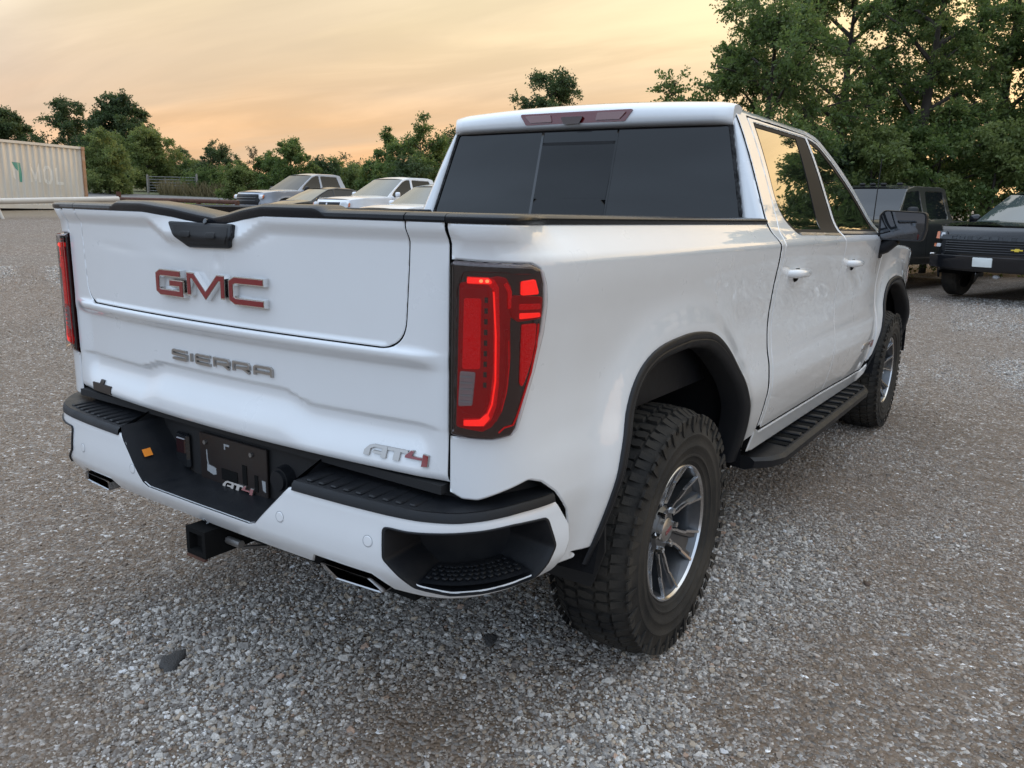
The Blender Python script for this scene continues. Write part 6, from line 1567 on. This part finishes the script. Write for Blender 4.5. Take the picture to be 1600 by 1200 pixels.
# black saloon
sal = dict(W=1.85, belt=.93, yF=2.35, yR=-2.45, wheels=(1.45, -1.40), wr=.33, ar=.38, sill=.24, m=M_black, tum=.45,
           top=[(2.36, .32, 'nose'), (2.38, .50, 'nose'), (2.30, .68, 'nose'), (2.15, .76, 'hood'), (1.5, .90, 'hood'), (1.05, .96, 'wind'), (.55, 1.22, 'wind'), (.20, 1.38, 'roof'), (-.2, 1.44, 'roof'), (-.8, 1.42, 'roof'), (-1.05, 1.37, 'back'), (-1.75, 1.06, 'deck'), (-2.35, 1.02, 'tail'), (-2.45, .50, 'tail')],
           windows=[[(.02, .98), (.88, .97), (.50, 1.20), (.18, 1.34), (.02, 1.36)], [(-1.35, 1.02), (-.06, .98), (-.06, 1.37), (-.75, 1.36), (-1.05, 1.28)]], gaps=(.9, -.02, -1.1), handles=(.15, -.9), mirror=(.72, .97, M_black), mirh=.12, mw=M_pglass)
hd_ = YD+180+46
b = nose_at(414, 27.8, hd_, 0, 2.35)
root, fr, mp = vehicle('parked_saloon', b, hd_, 'low black car between the silver pickup and the white pickup', 'car', sal)
for sx in (1, -1):
    hp = [(.48, .56), (.82, .58), (.84, .68), (.52, .66)]; face_piece('headlamp', roundpoly(hp if sx > 0 else mir(hp), .02, 2), fr, M_lampg, root, step=.05)
face_piece('grille', roundpoly([(-.42, .42), (.42, .42), (.45, .64), (-.45, .64)], .03, 3), fr, M_blackpl, root)
# white pickup
d = dict(pick); d.update(m=M_cwhite, mw=M_pglass, mirror=(.98, 1.25, M_cwhite))
hd_ = YD+180+50
b = nose_at(516, 26.0, hd_, 0, 2.9)
root, fr, mp = vehicle('parked_white_pickup', b, hd_, 'white pickup with dark crossbar grille parked right of the black car', 'pickup truck', d)
face_piece('grille', roundpoly([(-.50, .68), (.50, .68), (.55, 1.02), (-.55, 1.02)], .03, 3), fr, M_blackpl, root)
for poly in ([(-.50, .83), (.50, .83), (.50, .87), (-.50, .87)], [(-.025, .70), (.025, .70), (.025, 1.0), (-.025, 1.0)]): face_piece('grille_bar', poly, fr, M_cwhite, root, o1=.03)
for sx in (1, -1):
    hp = [(.58, .84), (.88, .86), (.90, 1.03), (.59, 1.03)]; face_piece('headlamp', roundpoly(hp if sx > 0 else mir(hp), .02, 2), fr, M_lampg, root, o1=.02, step=.05)
    ap = [(.895, .88), (.935, .89), (.935, 1.0), (.905, 1.01)]; face_piece('turn_signal', ap if sx > 0 else mir(ap), fr, M_amberl, root, o1=.016, step=.05)
face_piece('bumper', roundpoly([(-.94, .50), (.94, .50), (.95, .64), (-.95, .64)], .03, 3), fr, M_chrome, root, o1=.06)
# white SUV, nearest
suv = dict(W=1.95, belt=1.10, yF=2.5, yR=-2.55, wheels=(1.55, -1.50), wr=.38, ar=.44, sill=.34, m=M_cwhite, tum=.36,
           top=[(2.50, .42, 'nose'), (2.53, .65, 'nose'), (2.48, .92, 'nose'), (2.38, 1.02, 'hood'), (1.9, 1.10, 'hood'), (1.15, 1.15, 'wind'), (.70, 1.42, 'wind'), (.32, 1.66, 'roof'), (-.1, 1.74, 'roof'), (-1.9, 1.72, 'roof'), (-2.2, 1.66, 'back'), (-2.48, 1.15, 'tail'), (-2.55, .55, 'tail')],
           windows=[[(.10, 1.14), (1.0, 1.13), (.72, 1.34), (.34, 1.57), (.10, 1.62)], [(-.95, 1.14), (.02, 1.14), (.02, 1.63), (-.95, 1.63)], [(-2.1, 1.17), (-1.05, 1.15), (-1.05, 1.63), (-1.95, 1.58)]], gaps=(1.02, .06, -1.0), handles=(.22, -.78), mirror=(.86, 1.13, M_cwhite), mw=M_pglass)
hd_ = YD+180+52
b = nose_at(586, 21.8, hd_, 0, 2.5)
root, fr, mp = vehicle('parked_suv', b, hd_, 'white SUV half hidden by the white cab, rightmost of the cars behind the tailgate', 'SUV', suv)
face_piece('grille', roundpoly([(-.44, .70), (.44, .70), (.48, .90), (-.48, .90)], .03, 3), fr, M_blackpl, root)
for k, z in enumerate((.76, .80, .84)):
    mb = MB(); mb.tube([fr(u, z, .018) for u in np.linspace(-.42, .42, 7)], .008, 6); mb.build('grille_bar', M_satin, root, 60)
for sx in (1, -1):
    hp = [(.54, .72), (.70, .70), (.88, .93), (.74, .95)]; face_piece('headlamp', roundpoly(hp if sx > 0 else mir(hp), .03, 2), fr, M_lampg, root, step=.05)
# dark grey heavy pickup
hd = dict(W=2.03, belt=1.34, yF=2.95, yR=-3.0, wheels=(1.95, -2.0), wr=.42, ar=.50, sill=.50, m=M_grey, tum=.26, nose=.12, bowf=.08,
          top=[(2.95, .58, 'nose'), (2.97, .8, 'nose'), (2.93, 1.22, 'nose'), (2.85, 1.30, 'hood'), (2.2, 1.35, 'hood'), (1.35, 1.38, 'wind'), (1.05, 1.65, 'wind'), (.78, 1.93, 'roof'), (.5, 1.99, 'roof'), (-.55, 2.0, 'roof'), (-.75, 1.97, 'back'), (-.85, 1.36, 'bed'), (-2.98, 1.36, 'tail'), (-3.0, .65, 'tail')],
          windows=[[(.30, 1.38), (1.22, 1.38), (1.05, 1.55), (.82, 1.86), (.34, 1.90)], [(-.68, 1.39), (.12, 1.38), (.10, 1.90), (-.60, 1.90)]], wround=.06, gaps=(1.28, .21), handles=(.38,), mirror=(1.08, 1.40, M_blackpl), mirh=.26)
hd_ = 252
b = nose_at(1383, 15.4, hd_, -.82, 1.2)
root, fr, mp = vehicle('parked_work_pickup', b, hd_, 'older dark grey pickup with roof marker lights behind the mirror of the white pickup', 'pickup truck', hd)
face_piece('grille', roundpoly([(-.62, .86), (.62, .86), (.62, 1.18), (-.62, 1.18)], .03, 3), fr, M_blackpl, root)
for sx in (1, -1):
    hp = [(.66, .90), (.90, .90), (.90, 1.16), (.66, 1.16)]; face_piece('headlamp', roundpoly(hp if sx > 0 else mir(hp), .02, 2), fr, M_lampg, root, step=.05)
face_piece('bumper', roundpoly([(-.97, .56), (.97, .56), (.97, .80), (-.97, .80)], .03, 3), fr, M_satin, root, o1=.08)
for x in (-.55, -.22, 0, .22, .55):
    mb = MB(); mb.box((x, .62, 2.022), (.11, .08, .05), ch=.018); mb.build('marker_lamp', M_matteblk, root, 50)
# black pickup, front view
bk = dict(W=2.06, belt=1.30, yF=2.9, yR=-3.0, wheels=(1.92, -1.82), wr=.42, ar=.50, sill=.46, m=M_black, nose=.22, bowf=.13, arch_trim=True,
          top=[(2.90, .52, 'nose'), (2.93, .72, 'nose'), (2.92, 1.0, 'nose'), (2.88, 1.18, 'nose'), (2.78, 1.26, 'hood'), (2.2, 1.32, 'hood'), (1.32, 1.36, 'wind'), (.88, 1.64, 'wind'), (.48, 1.86, 'roof'), (.15, 1.93, 'roof'), (-.8, 1.93, 'roof'), (-1.0, 1.89, 'back'), (-1.15, 1.38, 'bed'), (-2.98, 1.38, 'tail'), (-3.0, .6, 'tail')],
          windows=[[(.18, 1.35), (1.14, 1.34), (.95, 1.50), (.52, 1.78), (.18, 1.85)], [(-.92, 1.36), (.08, 1.35), (.08, 1.85), (-.84, 1.84)]], gaps=(1.15, .13, -.96), handles=(.30, -.75), mirror=(1.0, 1.34, M_black), mw=M_pglass)
hd_ = 252
b = nose_at(1532, 13.7, hd_, 0, 2.95)
root, fr, mp = vehicle('parked_black_pickup', b, hd_, 'black pickup facing us at the right edge with a white plate', 'pickup truck', bk)
gr_ = face_piece('grille', roundpoly([(-.74, .80), (.74, .80), (.80, .95), (.74, 1.12), (-.74, 1.12), (-.80, .95)], .03, 3), fr, M_blackpl, root)
face_piece('grille_band', roundpoly([(-.80, 1.035), (.80, 1.035), (.80, 1.115), (-.80, 1.115)], .01, 2), fr, M_black, root, o1=.03)
for k, z in enumerate((.835, .875, .915, .955, .995)):
    mb = MB(); mb.tube([fr(u, z, .02) for u in np.linspace(-.7, .7, 11)], .010, 6); mb.build('grille_bar', M_satin if k == 9 else M_black, gr_, 60)
CHV = {'c': [[(1, 1), (0, 1), (0, 0), (1, 0)]], 'h': [[(0, 0), (0, 1)], [(1, 0), (1, 1)], [(0, .5), (1, .5)]], 'e': [[(1, 1), (0, 1), (0, 0), (1, 0)], [(0, .5), (.9, .5)]], 'v': [[(0, 1), (.5, 0), (1, 1)]], 'r': [[(0, 0), (0, 1), (1, 1), (1, .5), (0, .5)], [(.5, .5), (1, 0)]], 'o': [[(0, .05), (0, 1), (1, 1), (1, 0), (0, 0)]], 'l': [[(0, 1), (0, 0), (1, 0)]], 't': [[(0, 1), (1, 1)], [(.5, .95), (.5, 0)]]}
M_dkletter = mat('dark_lettering', (.05, .052, .055), rough=.3, metal=.6)
for k, ch in enumerate('chevrolet'):
    x1 = .60-k*.1365   # reads left to right for someone in front of the truck
    letter('letter_'+ch, CHV[ch], .014, root, lambda x, z, o: fr(x, z, .034+o), M_dkletter, None, .006, x1, 1.055, -.085, .042)
em = [(-.50, .875), (-.44, .875), (-.435, .89), (-.385, .89), (-.39, .910), (-.44, .910), (-.445, .925), (-.505, .925), (-.505, .910), (-.555, .910), (-.55, .89), (-.50, .89)]
face_piece('emblem', em, fr, M_gold, root, o1=.045, step=.03)
for sx in (1, -1):
    hp = [(.70, 1.04), (.88, 1.04), (.88, 1.17), (.72, 1.17)]; face_piece('headlamp', roundpoly(hp if sx > 0 else mir(hp), .02, 2), fr, M_glossblk, root, o1=.02, step=.05)
    hp = [(.745, 1.075), (.82, 1.075), (.82, 1.15), (.745, 1.15)]; face_piece('projector_lamp', roundpoly(hp if sx > 0 else mir(hp), .03, 3), fr, M_lampg, root, o1=.028, step=.05)
    ap = [(.84, 1.04), (.895, 1.045), (.895, 1.165), (.85, 1.165)]; face_piece('turn_signal', ap if sx > 0 else mir(ap), fr, M_amberl, root, o1=.026, step=.05)
    lp = [(.80, .90), (.87, .90), (.87, .96), (.80, .96)]; face_piece('fog_lamp', roundpoly(lp if sx > 0 else mir(lp), .015, 2), fr, M_lampg, root, o1=.022, step=.05)
    ap = [(.875, .90), (.91, .905), (.91, .955), (.875, .96)]; face_piece('marker_lamp', ap if sx > 0 else mir(ap), fr, M_amberl, root, o1=.02, step=.05)
    cp = [(.84, .775), (.93, .775), (.93, .795), (.84, .795)]; face_piece('bumper_cap', cp if sx > 0 else mir(cp), fr, M_chrome, root, o1=.09, step=.05)
bp_ = face_piece('bumper', roundpoly([(-.93, .55), (.93, .55), (.94, .77), (-.94, .77)], .03, 3), fr, M_black, root, o1=.075)
face_piece('licence_plate', roundpoly([(-.155, .60), (.155, .60), (.155, .755), (-.155, .755)], .01, 2), fr, M_plate, root, o1=.092)
mb = MB(); mb.box((-.18, 2.95, .44), (.09, .10, .06), ch=.02); mb.build('tow_hook', M_paper, root)
